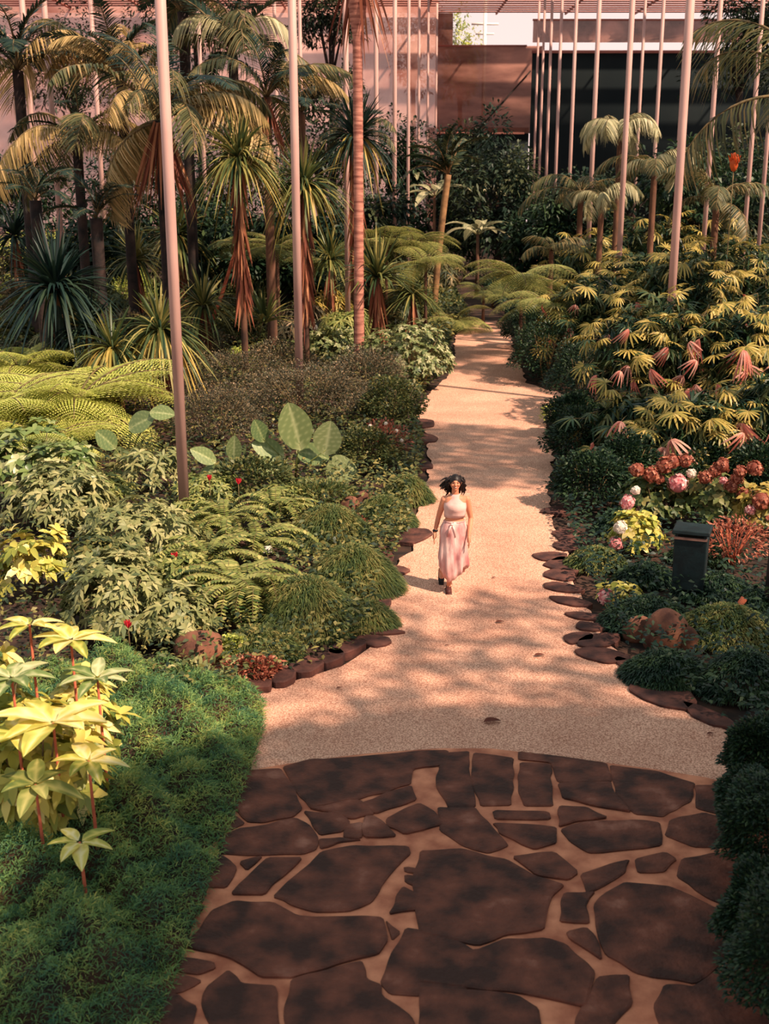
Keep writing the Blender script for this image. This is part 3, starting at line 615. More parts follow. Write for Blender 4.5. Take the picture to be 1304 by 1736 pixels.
# ------------------------------------------------------------------ far planting
noisemat('goldstem', (104, 74, 50), (160, 118, 80), 4, .7, .1)
for i in range(4):
    fanmesh('fan%d' % i, 'fan', k=11+i, hang=.25+.16*i, spread=200+18*i)
for i in range(2):
    fanmesh('fandark%d' % i, 'fandark', k=9+i, hang=.4); fanmesh('fandead%d' % i, 'fandead', k=6, R=.34, hang=1.6, spread=80+60*i, w=.045)
gf = [frondmesh('gold%d' % i, L=3.6, e0=55-10*i, e1=-75, nl=44, ll=.75, lw=.05, hang=1.1, mat='goldfrond') for i in range(3)]
ff = [frondmesh('frond%d' % i, L=3.2, e0=65-12*i, e1=-60, nl=40, ll=.7, lw=.05, hang=.75, mat='frond') for i in range(3)]
df = [frondmesh('dark%d' % i, L=2.9, e0=80-10*i, e1=-15, nl=40, ll=.62, lw=.055, hang=.25, mat='darkfrond') for i in range(3)]
pf = [frondmesh('pale%d' % i, L=2.6, e0=88-8*i, e1=-95, nl=40, ll=.55, lw=.05, hang=1.2, mat='palefrond') for i in range(3)]
rf = [frondmesh('small%d' % i, L=2.0, e0=50, e1=-50, nl=34, ll=.5, lw=.04, hang=1.0, mat='frond') for i in range(2)]
tf = [treefernmesh('tree_fern%d' % i, e0=35-12*i, e1=-28) for i in range(2)]
dt = [treefernmesh('dim_fern%d' % i, 'dimlime', L=1.3, e0=48-14*i, e1=-48) for i in range(3)]
uf = [frondmesh('upright%d' % i, L=2.1, e0=84-8*i, e1=15-30*i, nl=44, ll=.5, lw=.06, hang=.2, mat='uprightfrond', rach='goldstem') for i in range(3)]
sf = [fernmesh('sword%d' % i, 'sword', L=1.0, e0=82-10*i, e1=-85+8*i, ll=.095, lw=.042, nl=26) for i in range(3)]

mixf = gf+ff+df+df
# trees outside the netting and dark masses in front of it
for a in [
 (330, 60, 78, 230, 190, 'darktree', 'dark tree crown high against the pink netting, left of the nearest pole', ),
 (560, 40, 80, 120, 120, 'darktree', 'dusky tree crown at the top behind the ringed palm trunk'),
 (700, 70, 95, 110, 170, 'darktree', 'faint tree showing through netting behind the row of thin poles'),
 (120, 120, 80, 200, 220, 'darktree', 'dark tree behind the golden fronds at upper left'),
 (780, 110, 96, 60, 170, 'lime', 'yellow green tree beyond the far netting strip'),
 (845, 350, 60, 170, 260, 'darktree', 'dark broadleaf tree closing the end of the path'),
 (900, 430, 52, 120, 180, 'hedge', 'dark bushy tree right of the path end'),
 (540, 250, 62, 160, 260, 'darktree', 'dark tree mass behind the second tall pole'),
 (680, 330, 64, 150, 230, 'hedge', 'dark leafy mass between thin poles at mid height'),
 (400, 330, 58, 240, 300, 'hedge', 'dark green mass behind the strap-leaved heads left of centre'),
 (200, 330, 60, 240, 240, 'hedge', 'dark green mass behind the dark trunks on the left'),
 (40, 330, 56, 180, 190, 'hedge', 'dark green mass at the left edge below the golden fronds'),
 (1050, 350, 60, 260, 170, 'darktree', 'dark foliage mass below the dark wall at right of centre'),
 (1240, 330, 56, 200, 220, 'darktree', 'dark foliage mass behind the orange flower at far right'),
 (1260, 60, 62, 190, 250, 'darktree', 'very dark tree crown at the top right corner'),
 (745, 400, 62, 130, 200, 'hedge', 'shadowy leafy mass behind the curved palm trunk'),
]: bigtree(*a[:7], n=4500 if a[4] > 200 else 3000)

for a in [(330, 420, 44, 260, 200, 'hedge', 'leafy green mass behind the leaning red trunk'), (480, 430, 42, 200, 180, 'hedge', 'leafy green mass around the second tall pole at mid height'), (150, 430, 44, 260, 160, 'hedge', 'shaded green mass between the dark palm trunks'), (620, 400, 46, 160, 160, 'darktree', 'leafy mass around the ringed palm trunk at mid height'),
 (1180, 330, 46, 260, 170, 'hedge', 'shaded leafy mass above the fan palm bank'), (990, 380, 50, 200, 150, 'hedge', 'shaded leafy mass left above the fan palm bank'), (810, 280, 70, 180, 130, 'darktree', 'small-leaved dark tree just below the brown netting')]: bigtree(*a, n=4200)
# lit low plantings at the far left
for i, (px, py, w, h, lb) in enumerate([(40, 520, 190, 130, 'sunlit yellow green bush at the left edge above the dark rosette'), (130, 520, 130, 120, 'sunlit yellow green bush between the two dark trunks'), (20, 560, 130, 80, 'sunlit bush at the left edge beside the orange trunk bases'), (210, 530, 110, 90, 'olive bush right of the dark trunks')]):
    shrub(px, py, w, h, 'lime', .16, .08, 2600, lb, 'bush', 'leafy_bush')

# palms, left side
palm(272, 205, 33, 'tall palm with long golden arching fronds, dead fronds hanging by its trunk', gf+gf+df+ff, .16, 'trunkdark', n=18, scale=1.15, skirt=60, tilt=(-.5, .6))
palm(452, 165, 36, 'palm with golden drooping fronds right of the nearest pole', mixf, .14, n=14, scale=.95, skirt=30, tilt=(-.6, .4))
palm(310, 20, 40, 'dark palm crown at the very top beside the nearest pole', df+df+ff, .17, 'trunkdark', n=22, scale=1.35, skirt=0)
palm(30, 120, 38, 'palm with feathery fronds at the upper left edge', mixf, .16, 'trunkdark', n=18, scale=1.2)
palm(130, 235, 36, 'palm with drooping straw coloured fronds at left, lower than its neighbours', gf+df+ff, .14, 'trunkdark', n=16, scale=1.0)
palm(395, 95, 39, 'dark palm crown between the two front poles near the top', df+ff+pf[:1], .15, 'trunkdark', n=18, scale=1.1)
palm(205, 130, 37, 'palm with golden curled fronds left of the nearest pole near the top', gf+df, .15, 'trunkdark', n=16, scale=1.0, tilt=(-.6, .5))
palm(60, 340, 31, 'leaning dark palm trunk at far left with a small shaded crown', df, .15, 'trunkdark', n=12, scale=.55)
palm(163, 370, 32, 'second dark palm trunk from the left with a small shaded crown', df, .16, 'trunkdark', n=12, scale=.55)
palm(600, 235, 40, 'shaded palm crown behind the ringed palm trunk', df+ff, .12, n=16, scale=.75, skirt=20)
palm(512, 190, 44, 'dark palm with a yellowish leaf base behind the second tall pole', df, .12, n=14, scale=.9)
# ringed palm, crown above the frame
palm(606, 0, 31.7, 'tall palm trunk with pale rings rising out of the picture, left of the path', ff, .125, 'trunkred', n=16, scale=1.25, rings=170, z=10.6, bulge=2.3, tilt=(-.5, .1), skirt=26)
# palms at the path end
palm(760, 296, 44, 'palm with stiff dark upright fronds and curved trunk at the path end', uf, .12, 'goldstem', n=17, scale=.95, tpx=737, tilt=(-.5, .5))
bananaplant(808, 395, 500, 62, 'small trunk plant with pale drooping broad leaves right of the curved palm')
bananaplant(735, 330, 480, 60, 'broad-leaved plant with pale paddles between thin poles and curved palm', n=8)
bananaplant(840, 330, 470, 66, 'pale paddle-leaved plant against the dark tree at the path end', n=9)
bananaplant(700, 300, 470, 45, 'paddle-leaved plant left of the curved palm crown', n=7)
# palms, right side
palm(985, 330, 44, 'low palm with feathery shaded fronds left of the bleached one', rf+ff, .1, n=13, scale=.75)
palm(1052, 235, 42, 'palm with bleached drooping fronds in front of the dark wall', pf, .1, n=9, scale=.95)
palm(1110, 290, 40, 'small palm with pale hanging fronds right of the bleached palm', pf+ff, .1, n=10, scale=.7)
palm(935, 425, 40, 'small palm with combed drooping fronds left of the fan palm bank', rf, .08, n=9, scale=.62)
palm(1390, 185, 30, 'palm with a large arching frond reaching in at upper right', [frondmesh('big', L=3.9, e0=60, e1=-55, nl=40, ll=.9, lw=.05, hang=1.0, mat='frond')], .14, n=12, scale=1.3)
palm(1215, 345, 36, 'palm with spreading brownish fronds above the fan palm bank at right', rf+ff, .1, n=11, scale=.7)
palm(1020, 345, 38, 'low palm with a pale curved frond behind the fan palm bank', pf+rf, .09, n=8, scale=.6)
p = D(1245, 275, 33); o = root('torch_flower', (p.x, 33, 0), 'single bright orange upright flower at far right', 'flower'); mb = MB(); tube(mb, [(0, 0, 0), (0, 0, p.z)], [.02, .012], 6); mb.obj('stem', 'stem', o)
mb = MB(); ball(mb, (0, 0, p.z), (.12, .12, .25), 8, 6); d = hemi(20, .1); leaves(mb, np.array([0, 0, p.z-.15])+d*.05, unit(d+Z*1.5), .35, .09, n=2, droop=0); mb.obj('flower_head', 'orange', o)

# strap-leaved heads
for a, k in [
 ((405, 270, 590, 82, 'strap-leaved head on a red shaggy trunk between the two front poles'), dict(n=260, skirt=110, goldskirt=30, skl=1.3, Yd=32)),
 ((515, 315, 560, 78, 'strap-leaved head with reddish skirt directly behind the second tall pole'), dict(n=240, skirt=100, goldskirt=34, skl=1.3, Yd=32.5)),
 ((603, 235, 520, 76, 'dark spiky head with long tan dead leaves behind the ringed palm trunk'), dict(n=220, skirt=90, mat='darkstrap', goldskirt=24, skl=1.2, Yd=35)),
 ((640, 470, 640, 80, 'spiky strap-leaved plant with red skirt just right of the ringed palm trunk'), dict(n=150, skirt=60, droop=.45, up=.4)),
 ((190, 590, 710, 82, 'yellow drooping strap-leaved plant left of the nearest pole'), dict(n=120, goldskirt=90, skirt=60, droop=.9)),
 ((270, 560, 705, 92, 'green strap-leaved plant half hidden behind the nearest pole'), dict(n=170, goldskirt=50, skirt=50, droop=.9)),
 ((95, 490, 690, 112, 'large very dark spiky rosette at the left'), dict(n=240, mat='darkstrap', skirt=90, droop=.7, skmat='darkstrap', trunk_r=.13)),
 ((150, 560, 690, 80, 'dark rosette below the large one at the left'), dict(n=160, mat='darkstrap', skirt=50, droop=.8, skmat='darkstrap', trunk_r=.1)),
 ((450, 545, 625, 62, 'broad strap-leaved clump standing low between the front poles'), dict(n=60, droop=.4, up=.7, W=.08, skirt=0, trunk=False)),
 ((345, 520, 620, 75, 'olive strap-leaved plant right of the nearest pole at mid height'), dict(n=130, skirt=40, droop=.8)),
 ((560, 440, 590, 60, 'feathery strap-leaved plant between the second pole and the ringed trunk'), dict(n=120, skirt=30, droop=.7)),
 ((700, 500, 585, 62, 'olive strap-leaved plant between the spiky plant and the path end'), dict(n=130, skirt=20, droop=.6)),
 ((300, 400, 560, 78, 'tan and green strap-leaved head behind the nearest pole'), dict(n=140, skirt=90, goldskirt=20, droop=.8)),
 ((230, 440, 590, 70, 'dusky strap-leaved head between dark trunks and nearest pole'), dict(n=140, skirt=50, droop=.8)),
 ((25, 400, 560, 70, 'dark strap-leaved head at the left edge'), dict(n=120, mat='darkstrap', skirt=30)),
]: rosette(*a, **k)
# shadowy understorey between the palms, far back
def understorey(k, x0, x1, y0, y1, lb, grp, mats, hm=(50, 95)):
    for i in range(k):
        px = x0+(x1-x0)*(i+random.random())/k; py = random.uniform(y0, y1); m_ = random.choice(mats)
        if random.random() < .45: shrub(px, py, random.uniform(70, 120), random.uniform(*hm), m_, .2, .09, 1300, lb, 'shrub', 'understorey_shrub', group=grp)
        else: shrub(px, py, random.uniform(70, 120), random.uniform(*hm), m_, .42, .05, 1200, lb, 'shrub', 'understorey_shrub', group=grp, k=8, droop=.7, seg=3, prof=STRAP)
understorey(16, 0, 600, 560, 625, 'shadowy understorey shrub among the palms left of the path', 'understorey left of the path', ['bedgreen', 'frond', 'sword', 'goldstrap', 'duskbush'])
understorey(16, 0, 620, 480, 555, 'distant understorey shrub behind the strap-leaved heads on the left', 'distant understorey on the left', ['bedgreen', 'frond', 'hedge', 'goldstrap', 'sword'], (60, 130))
understorey(7, 600, 740, 500, 570, 'understorey shrub between ringed trunk and path end', 'understorey near the path end', ['bedgreen', 'frond', 'sword'], (40, 90))
understorey(10, 930, 1300, 440, 520, 'understorey shrub rising behind the fan palm bank', 'understorey behind the fan palm bank', ['frond', 'sword', 'bedgreen', 'fan'], (60, 120))
# leaning red stem
p0 = G(345, 585); p1 = D(402, 415, p0.y); mb = MB(); tube(mb, [(p0.x, p0.y, 0), ((p0.x+p1.x)/2+.05, p0.y, p1.z*.5), (p1.x, p0.y, p1.z)], [.07, .06, .05], 8)
tag(mb.obj('leaning_trunk', 'redlog'), 'thin reddish trunk leaning right between the two front poles', 'trunk')

# tree ferns
for a in [(700, 418, 0, dt, 14, 'lime tree fern with flat crown left of the curved palm trunk', 1.3, 41), (722, 448, 0, dt, 12, 'small lime fern crown just below the flat tree fern', 1.1, 39), (820, 500, 0, dt, 9, 'small lime tree fern crown right of the curved palm trunk', .9, 44), (770, 560, 12, dt, 15, 'yellow green fern spreading over the far left corner of the path', 1.15),
          (655, 420, 0, dt, 12, 'lime fern crown just right of the ringed palm trunk', 1.3, 40), (470, 425, 0, dt, 12, 'lime fern crown behind the second tall pole', 1.2, 38), (410, 420, 0, dt, 10, 'lime fern crown beside the red shaggy trunk', 1.0, 39), (560, 450, 0, dt, 10, 'lime fern crown left of the ringed palm trunk', 1.1, 40),
          (885, 478, 0, dt, 16, 'lime tree fern right of the path end', 1.35, 36), (925, 515, 0, dt, 12, 'lime fern crown drooping over the corner of the fan palm bank', 1.1, 33), (835, 520, 14, dt, 9, 'small pale fern at the right end of the path', .7), (950, 530, 26, dt, 11, 'brownish lime fern at the left foot of the fan palm bank', .9)]:
    fern(*a[:7], Yd=(a[7] if len(a) > 7 else None), name='tree_fern', tilt=(-.35, .45))
for (px, py, hp, lb, sc_, n) in [(40, 700, 66, 'bright lime fern at the left edge below the dark rosettes', 1.1, 15), (130, 745, 62, 'bright lime fern with a long yellow frond pointing at the nearest pole', 1.25, 17), (10, 760, 66, 'lime fern at the left edge above the variegated leaves', 1.15, 14), (85, 790, 40, 'lime fern low in front of its brighter neighbours', .8, 12), (25, 660, 34, 'lime fern farthest back at the left edge', 1.0, 12)]:
    fern(px, py, hp, tf, int(n*1.7), lb, sc_*1.15, name='lace_fern', tilt=(-.3, .35))

# ------------------------------------------------------------------ middle planting, left
S = shrub
S(400, 690, 190, 95, 'duskbush', .055, .028, 9000, 'dusky purple grey bush at the foot of the second tall pole', 'bush', 'fine_leaved_bush')
S(520, 720, 230, 110, 'duskbush', .055, .028, 11000, 'fine-leaved dusky bush behind the big round leaves', 'bush', 'fine_leaved_bush')
S(370, 760, 160, 110, 'duskbush', .05, .026, 8000, 'blue grey fine-leaved bush right of the nearest pole', 'bush', 'fine_leaved_bush')
S(470, 640, 150, 60, 'duskbush', .07, .035, 5000, 'brownish fine bush between the second pole and the ringed trunk', 'bush', 'fine_leaved_bush')
S(625, 700, 150, 110, 'duskbush', .06, .03, 8000, 'grey green bush at the foot of the ringed palm trunk', 'bush', 'fine_leaved_bush')
S(700, 660, 140, 115, 'paleshrub', .12, .06, 3000, 'pale flecked shrub leaning over the far left path edge', 'shrub', 'variegated_shrub', k=6)
S(645, 650, 110, 90, 'paleshrub', .12, .06, 1800, 'pale flecked shrub right behind the ringed palm trunk base', 'shrub', 'variegated_shrub', k=6)
S(665, 730, 110, 95, 'bedgreen', .08, .05, 3500, 'green bush above the white flowers at the left path edge', 'bush', 'leafy_bush')
S(560, 610, 130, 55, 'paleshrub', .12, .06, 1500, 'low pale shrub between the second pole and the ringed trunk', 'shrub', 'variegated_shrub', k=6)
S(410, 640, 50, 52, 'lime', .08, .05, 1400, 'small round yellow green bush left of the second tall pole', 'bush', 'round_bush')
S(430, 590, 120, 70, 'bedgreen', .16, .05, 1800, 'mixed green bush under the red shaggy trunk', 'bush', 'leafy_bush')
S(330, 620, 110, 80, 'duskbush', .12, .05, 2000, 'olive brown bush beside the leaning red trunk', 'bush', 'leafy_bush')
S(560, 560, 120, 90, 'bedgreen', .16, .06, 2200, 'green bush right of the second tall pole at mid height', 'bush', 'leafy_bush')
S(620, 800, 110, 75, 'bedgreen', .07, .04, 3500, 'bush with reddish leaves behind the brown rocks', 'bush', 'leafy_bush')
o = S(650, 790, 90, 85, 'reddish', .09, .04, 700, 'loose reddish flowering bush with small white blooms by the path', 'bush', 'flowering_bush', nst=14)
for fx, fz in ((-.5, .9), (.1, .95), (.5, .8), (-.3, .4), (.0, .6), (.7, .6), (-.7, .7)): flowerhead(o, onshrub(o, fx, fz, -.7), .045, 'whitepetal', 'small white bloom', 'flower', n=8)
# taro-like leaves
aroid(500, 815, 'cluster of big round veined leaves, the largest upright', [(500, 722, 58, 80, -12, .5), (556, 742, 50, 58, 10, .5), (455, 762, 40, 55, -60, .8), (578, 798, 58, 50, 70, .5), (530, 770, 40, 50, 100, .2), (440, 730, 30, 40, -20, .5), (475, 795, 40, 36, -80, 1)], mat='aroid')
aroid(380, 830, 'round-leaved plant with upright blue green blades right of the nearest pole', [(345, 772, 30, 45, -55, .8), (397, 760, 28, 45, 5, .5), (360, 800, 26, 44, 80, 1), (382, 824, 28, 28, 20, .5), (445, 790, 36, 40, -50, 1)], mat='aroid', group=None)
aroid(215, 800, 'round-leaved plant under the long yellow fern frond', [(205, 770, 26, 28, 0, .5), (250, 780, 24, 36, 80, 1), (240, 715, 40, 52, 60, .8), (180, 745, 34, 40, -40, .7), (275, 700, 30, 42, 90, 1)], mat='aroid')
S(250, 830, 150, 75, 'greygreen', .22, .06, 420, 'long-leaved green plant left of the nearest pole foot', 'plant', 'leafy_plant', k=6, seg=3, fold=.3, prof=LANCE)
S(430, 850, 150, 80, 'bedgreen', .11, .06, 1500, 'dark mixed shrub with a red bud below the round leaves', 'shrub', 'leafy_shrub')
S(540, 860, 130, 45, 'grass', .16, .025, 1900, 'dark green shrub left of the brown rocks', 'shrub', 'leafy_shrub')
for px, py, Yk, lb in ((355, 810, 1, 'red bud hanging among dark leaves right of the nearest pole'), (404, 816, 1, 'red blossom above the sword ferns'), (297, 942, 1, 'red flower spike below the foot of the nearest pole'), (217, 1058, 1, 'crimson flower spike on the grey green shrub')):
    c = G(px, py+60); p = D(px, py, c.y-.25); o = root('red_flower', (p.x, p.y, 0), lb, 'flower'); mb = MB(); tube(mb, [(0, .05, 0), (0, 0, p.z)], [.008, .005], 5); mb.obj('stem', 'stem', o); mb = MB(); leaves(mb, np.tile([[0, 0, p.z-.05]], (14, 1)), unit(hemi(14, .2)+Z*1.2), .11, .035, n=2, droop=0); mb.obj('petals', 'redbud', o)
# grey green whorled shrubs
S(240, 960, 220, 120, 'greygreen', .15, .05, 2400, 'broad grey green whorled shrub below the nearest pole', 'shrub', 'whorled_shrub', k=8, seg=2)
S(200, 1080, 210, 160, 'greygreen', .15, .05, 2800, 'grey green whorled shrub bearing a crimson spike', 'shrub', 'whorled_shrub', k=8)
S(300, 1090, 150, 110, 'greygreen', .13, .045, 1800, 'grey green whorled shrub above the pale foreground boulder', 'shrub', 'whorled_shrub', k=8)
S(110, 900, 200, 120, 'greygreen', .17, .06, 2000, 'grey green shrub between the variegated leaves and nearest pole', 'shrub', 'whorled_shrub', k=7)
S(330, 900, 90, 60, 'sword', .12, .04, 1200, 'pale leafy tuft right at the nearest pole foot', 'shrub', 'leafy_shrub', k=5)
S(165, 1000, 140, 110, 'bedgreen', .13, .05, 1200, 'darker leafy shrub behind the foreground variegated shrub', 'shrub', 'leafy_shrub', k=6)
# variegated shrubs
S(30, 860, 150, 130, 'broadgreen', .24, .11, 460, 'variegated yellow green shrub at the left edge under the lime ferns', 'shrub', 'variegated_shrub', k=6, seg=3, prof=OVAL, fold=.25)
S(110, 865, 150, 120, 'broadgreen', .24, .105, 460, 'pale variegated shrub touching the lime ferns', 'shrub', 'variegated_shrub', k=6, seg=3, prof=OVAL, fold=.25)
S(60, 1010, 150, 120, 'variegated', .19, .085, 380, 'cream and green broad-leaved shrub halfway up the left edge', 'shrub', 'variegated_shrub', k=6, seg=3, prof=OVAL, fold=.25)
S(70, 800, 150, 90, 'broadgreen', .22, .1, 380, 'tall yellow green shrub at the left edge directly below the ferns', 'shrub', 'variegated_shrub', k=6, seg=3, prof=OVAL, fold=.25)
S(70, 1440, 260, 330, 'variegated', .19, .08, 620, 'large variegated shrub in the left foreground above the feathery green', 'shrub', 'variegated_shrub', k=6, seg=3, prof=OVAL, fold=.25, nst=9)
S(-10, 1380, 200, 360, 'variegated', .19, .08, 420, 'variegated shrub cut by the left picture edge in the foreground', 'shrub', 'variegated_shrub', k=6, seg=3, prof=OVAL, fold=.25)
S(150, 1330, 130, 260, 'variegated', .17, .07, 420, 'yellow green shrub between the brightest whorl and the grey green shrub', 'shrub', 'variegated_shrub', k=6, seg=3, prof=OVAL, fold=.25)
# individual pale whorls in the foreground
def bigwhorl(px, py, Yd, r, lb, n=8, mat='variegated', tilt=.15):
    p = D(px, py, Yd); o = root('broad_leaved_sprig', (p.x, Yd, 0), lb, 'plant'); mb = MB()
    for i in range(n):
        az = i*2*math.pi/n+random.uniform(-.25, .25); d = np.array([math.cos(az), math.sin(az)-.15, tilt+random.uniform(-.1, .45)]); l = r*random.uniform(.8, 1.1)
        bladeleaf(mb, np.array([0, 0, p.z])+unit(d)*.02, d, l, l*.42, droop=.3, cup=.25, var=random.uniform(.3, .9), nu=7, nv=2)
    mb.obj('foliage', mat, o); mb = MB(); tube(mb, [(0, .1, 0), (0, .05, p.z*.5), (0, 0, p.z)], [.018, .014, .01], 6); mb.obj('stem', 'redlog', o)
bigwhorl(90, 1225, 8.6, .46, 'brightest cream yellow leaf whorl in the left foreground')
bigwhorl(150, 1290, 8.4, .30, 'yellow leaf whorl just below the brightest one', 6)
bigwhorl(135, 1428, 7.6, .27, 'yellow leaf whorl sitting alone in the feathery green', 6)
bigwhorl(30, 1245, 8.5, .36, 'yellow leaf whorl at the left edge beside the brightest one', 6)
bigwhorl(120, 1085, 9.6, .36, 'cream leaf whorl highest in the left foreground', 8)
bigwhorl(165, 1150, 9.2, .30, 'green leaf whorl between the cream one and the grey green shrub', 7, 'broadgreen')
bigwhorl(20, 1150, 9.0, .34, 'green leaf whorl at the left edge above the brightest one', 7, 'broadgreen')
bigwhorl(60, 1330, 8.2, .34, 'dark green leaf whorl below the brightest one', 7, 'sword')
bigwhorl(50, 1060, 9.6, .28, 'small cream leaf whorl at the left above the foreground', 7)
# sword ferns
for (px, py, lb, n, sc_) in [(350, 990, 'sword fern arching over the grey green shrub', 26, .95), (395, 1040, 'large sword fern with long hanging fronds, centre of the left bed', 32, 1.1), (440, 960, 'sword fern behind the grassy mound', 26, .95), (385, 920, 'sword fern nearest below the pole foot', 24, .85), (470, 900, 'sword fern below the dark mixed shrub', 22, .85), (430, 1050, 'sword fern leaning right over the bed rocks', 22, .9), (335, 930, 'sword fern hugging the nearest pole foot', 18, .7)]:
    fern(px, py, 22, sf, n, lb, sc_*1.1, name='sword_fern', tilt=(-.3, .25))
# grassy mounds
def grassmound(px, py, w, h, n, L, W, lb, mat='grass', droop=.7, name='grassy_mound', cat='grass'):
    c = G(px, py); s = mpp(c.y); R = w*s/2; H = h*s; o = root(name, (c.x, c.y, 0), lb, cat); mb = MB()
    a = rng.uniform(0, 6.28, n); r = rng.random(n)**.5; P = np.stack([np.cos(a)*R*r, np.sin(a)*R*.8*r, H*(1-r**2)*.75+rng.uniform(0, .06, n)], -1)
    d = np.stack([np.cos(a)*r, np.sin(a)*r, .5+0*a], -1)+rng.normal(0, .35, (n, 3)); leaves(mb, P, unit(d), L*rng.uniform(.6, 1.3, n), W, n=2, droop=droop, prof=STRAP, var=np.clip(.25+.35*np.sin(a*3+r*7)*.5+rng.random(n)*.5, 0, 1)); mb.obj('blades', mat, o)
    mb = MB(); ball(mb, (0, 0, H*.15), (R*.85, R*.7, H*.5), 14, 8, noise=.12); mb.obj('soil_mound', 'soil', o); return o
grassmound(600, 1000, 170, 100, 12000, .16, .010, 'grassy mound spilling towards the left path edge, rightmost')
grassmound(520, 1060, 190, 110, 12000, .16, .010, 'dark grassy mound behind the edging stones')
grassmound(650, 890, 110, 60, 6000, .15, .012, 'light grassy tuft between the rocks and the path')
grassmound(560, 920, 150, 80, 8000, .17, .012, 'grassy mound right of the sword ferns')
grassmound(690, 850, 90, 55, 4500, .13, .012, 'small olive grass tuft at the path edge beside the woman')
grassmound(620, 1060, 110, 50, 5000, .13, .010, 'low grass tuft over the pointed edging stones')
grassmound(440, 1110, 150, 60, 5000, .13, .010, 'short grass behind the first edging stones')
S(400, 1120, 60, 45, 'lime', .05, .035, 1500, 'small fresh green cushion beside the pale foreground boulder', 'plant', 'cushion_plant')
S(425, 1150, 110, 40, 'reddish', .06, .03, 1500, 'rusty orange low plant behind the first edging stones', 'plant', 'low_rusty_plant')
S(600, 900, 60, 30, 'reddish', .06, .03, 900, 'rusty orange low plant under the brown rocks', 'plant', 'low_rusty_plant')
# pale bladed foreground plant
S(330, 1180, 160, 60, 'greygreen', .22, .035, 160, 'silvery narrow-leaved plant in front of the pale boulder', 'plant', 'narrow_leaved_plant', droop=.5, seg=3)

# rocks in the beds
def rock(px, py, w, h, lb, mat='rock', dz=.3, name='rock', nz=.18):
    c = G(px, py); s = mpp(c.y); o_ = MB(); ball(o_, (0, 0, h*s*.3), (w*s/2, w*s*.4, h*s*.62), 20, 12, noise=nz); o = o_.obj(name, mat, loc=(c.x, c.y+w*s*.2, 0)); return tag(o, lb, 'rock')
rock(620, 868, 46, 40, 'upright brown rock left of the path, tallest of its group'); rock(592, 872, 40, 34, 'round brown rock left of the upright one')
rock(602, 893, 60, 28, 'reddish rock in front of the upright brown rock', 'redlog'); rock(655, 888, 60, 22, 'low dark rock between grass tufts'); rock(675, 770, 40, 22, 'brown rock at the path edge below the white blooms')
rock(340, 1125, 100, 60, 'pale pinkish boulder in the left foreground bed'); rock(500, 1050, 60, 40, 'reddish rock half buried in the grassy mound')
rock(1132, 1098, 84, 72, 'tall rounded brown rock in the right bed below the bin'); rock(1085, 1085, 60, 44, 'dark rock left of the tall rounded one'); rock(1168, 1100, 40, 44, 'brown rock right against the tall rounded one')

# feathery foreground foliage, a low sea of fine needles
def feathery(n):
    poly_l = lambda y: np.interp(y, [4.5, 6.6, 7.6, 8.6, 9.6, 10.4, 11.2, 11.8, 12.3], [-1.55, -1.5, -1.42, -1.36, -1.30, -1.25, -1.22, -1.3, -1.9])
    mb = MB(); y = 4.8+rng.random(n)**.85*7.4; r = rng.random(n); xe = poly_l(y); x = xe-r*(2.8+y*.12)
    hgt = lambda x, y, xe: np.clip((xe-x)*1.6, 0, 1)**.6*(.38+.16*np.sin(x*4.1+1)*np.sin(y*3.3)+.08*np.sin(x*9+y*7)+.05*np.sin(x*17-y*13))
    h = hgt(x, y, xe); tuft = np.sin(x*7.3+np.sin(y*5)*2)*np.sin(y*6.1+np.sin(x*6)*2)
    B = np.stack([x, y, h*rng.uniform(.75, 1, n)+.02], -1); d = rng.normal(0, .6, (n, 3)); d[:, 2] = np.abs(d[:, 2])+.35; d[:, 0] += .25
    leaves(mb, B, unit(d), rng.uniform(.04, .10, n)*(.7+y*.04), .0065*(.7+y*.05), n=2, droop=.5, prof=STRAP, var=np.clip(.38+.28*tuft+rng.normal(0, .16, n), 0, 1))
    o = mb.obj('feathery_foliage', 'feather'); tag(o, 'feathery fine green foliage filling the lower left corner', 'ground cover', kind='stuff')
    ny, nx = 60, 30; Yg = np.linspace(4.6, 12.2, ny); V = []
    for yy in Yg:
        xe = float(poly_l(yy)); xs = xe-np.linspace(.02, 1, nx)**1.4*3.6; V += [(xx, yy, hgt(xx, yy, xe)*.74-.02) for xx in xs]
    V = np.array(V, float); i = np.arange(ny-1)[:, None]*nx; j = np.arange(nx-1)[None]; mb = MB(); mb.add(V, np.stack([i+j, i+nx+j, i+nx+j+1, i+j+1], -1).reshape(-1, 4), var=.1)
    s_ = mb.obj('soil_mound', 'soil', o)
feathery(150000)

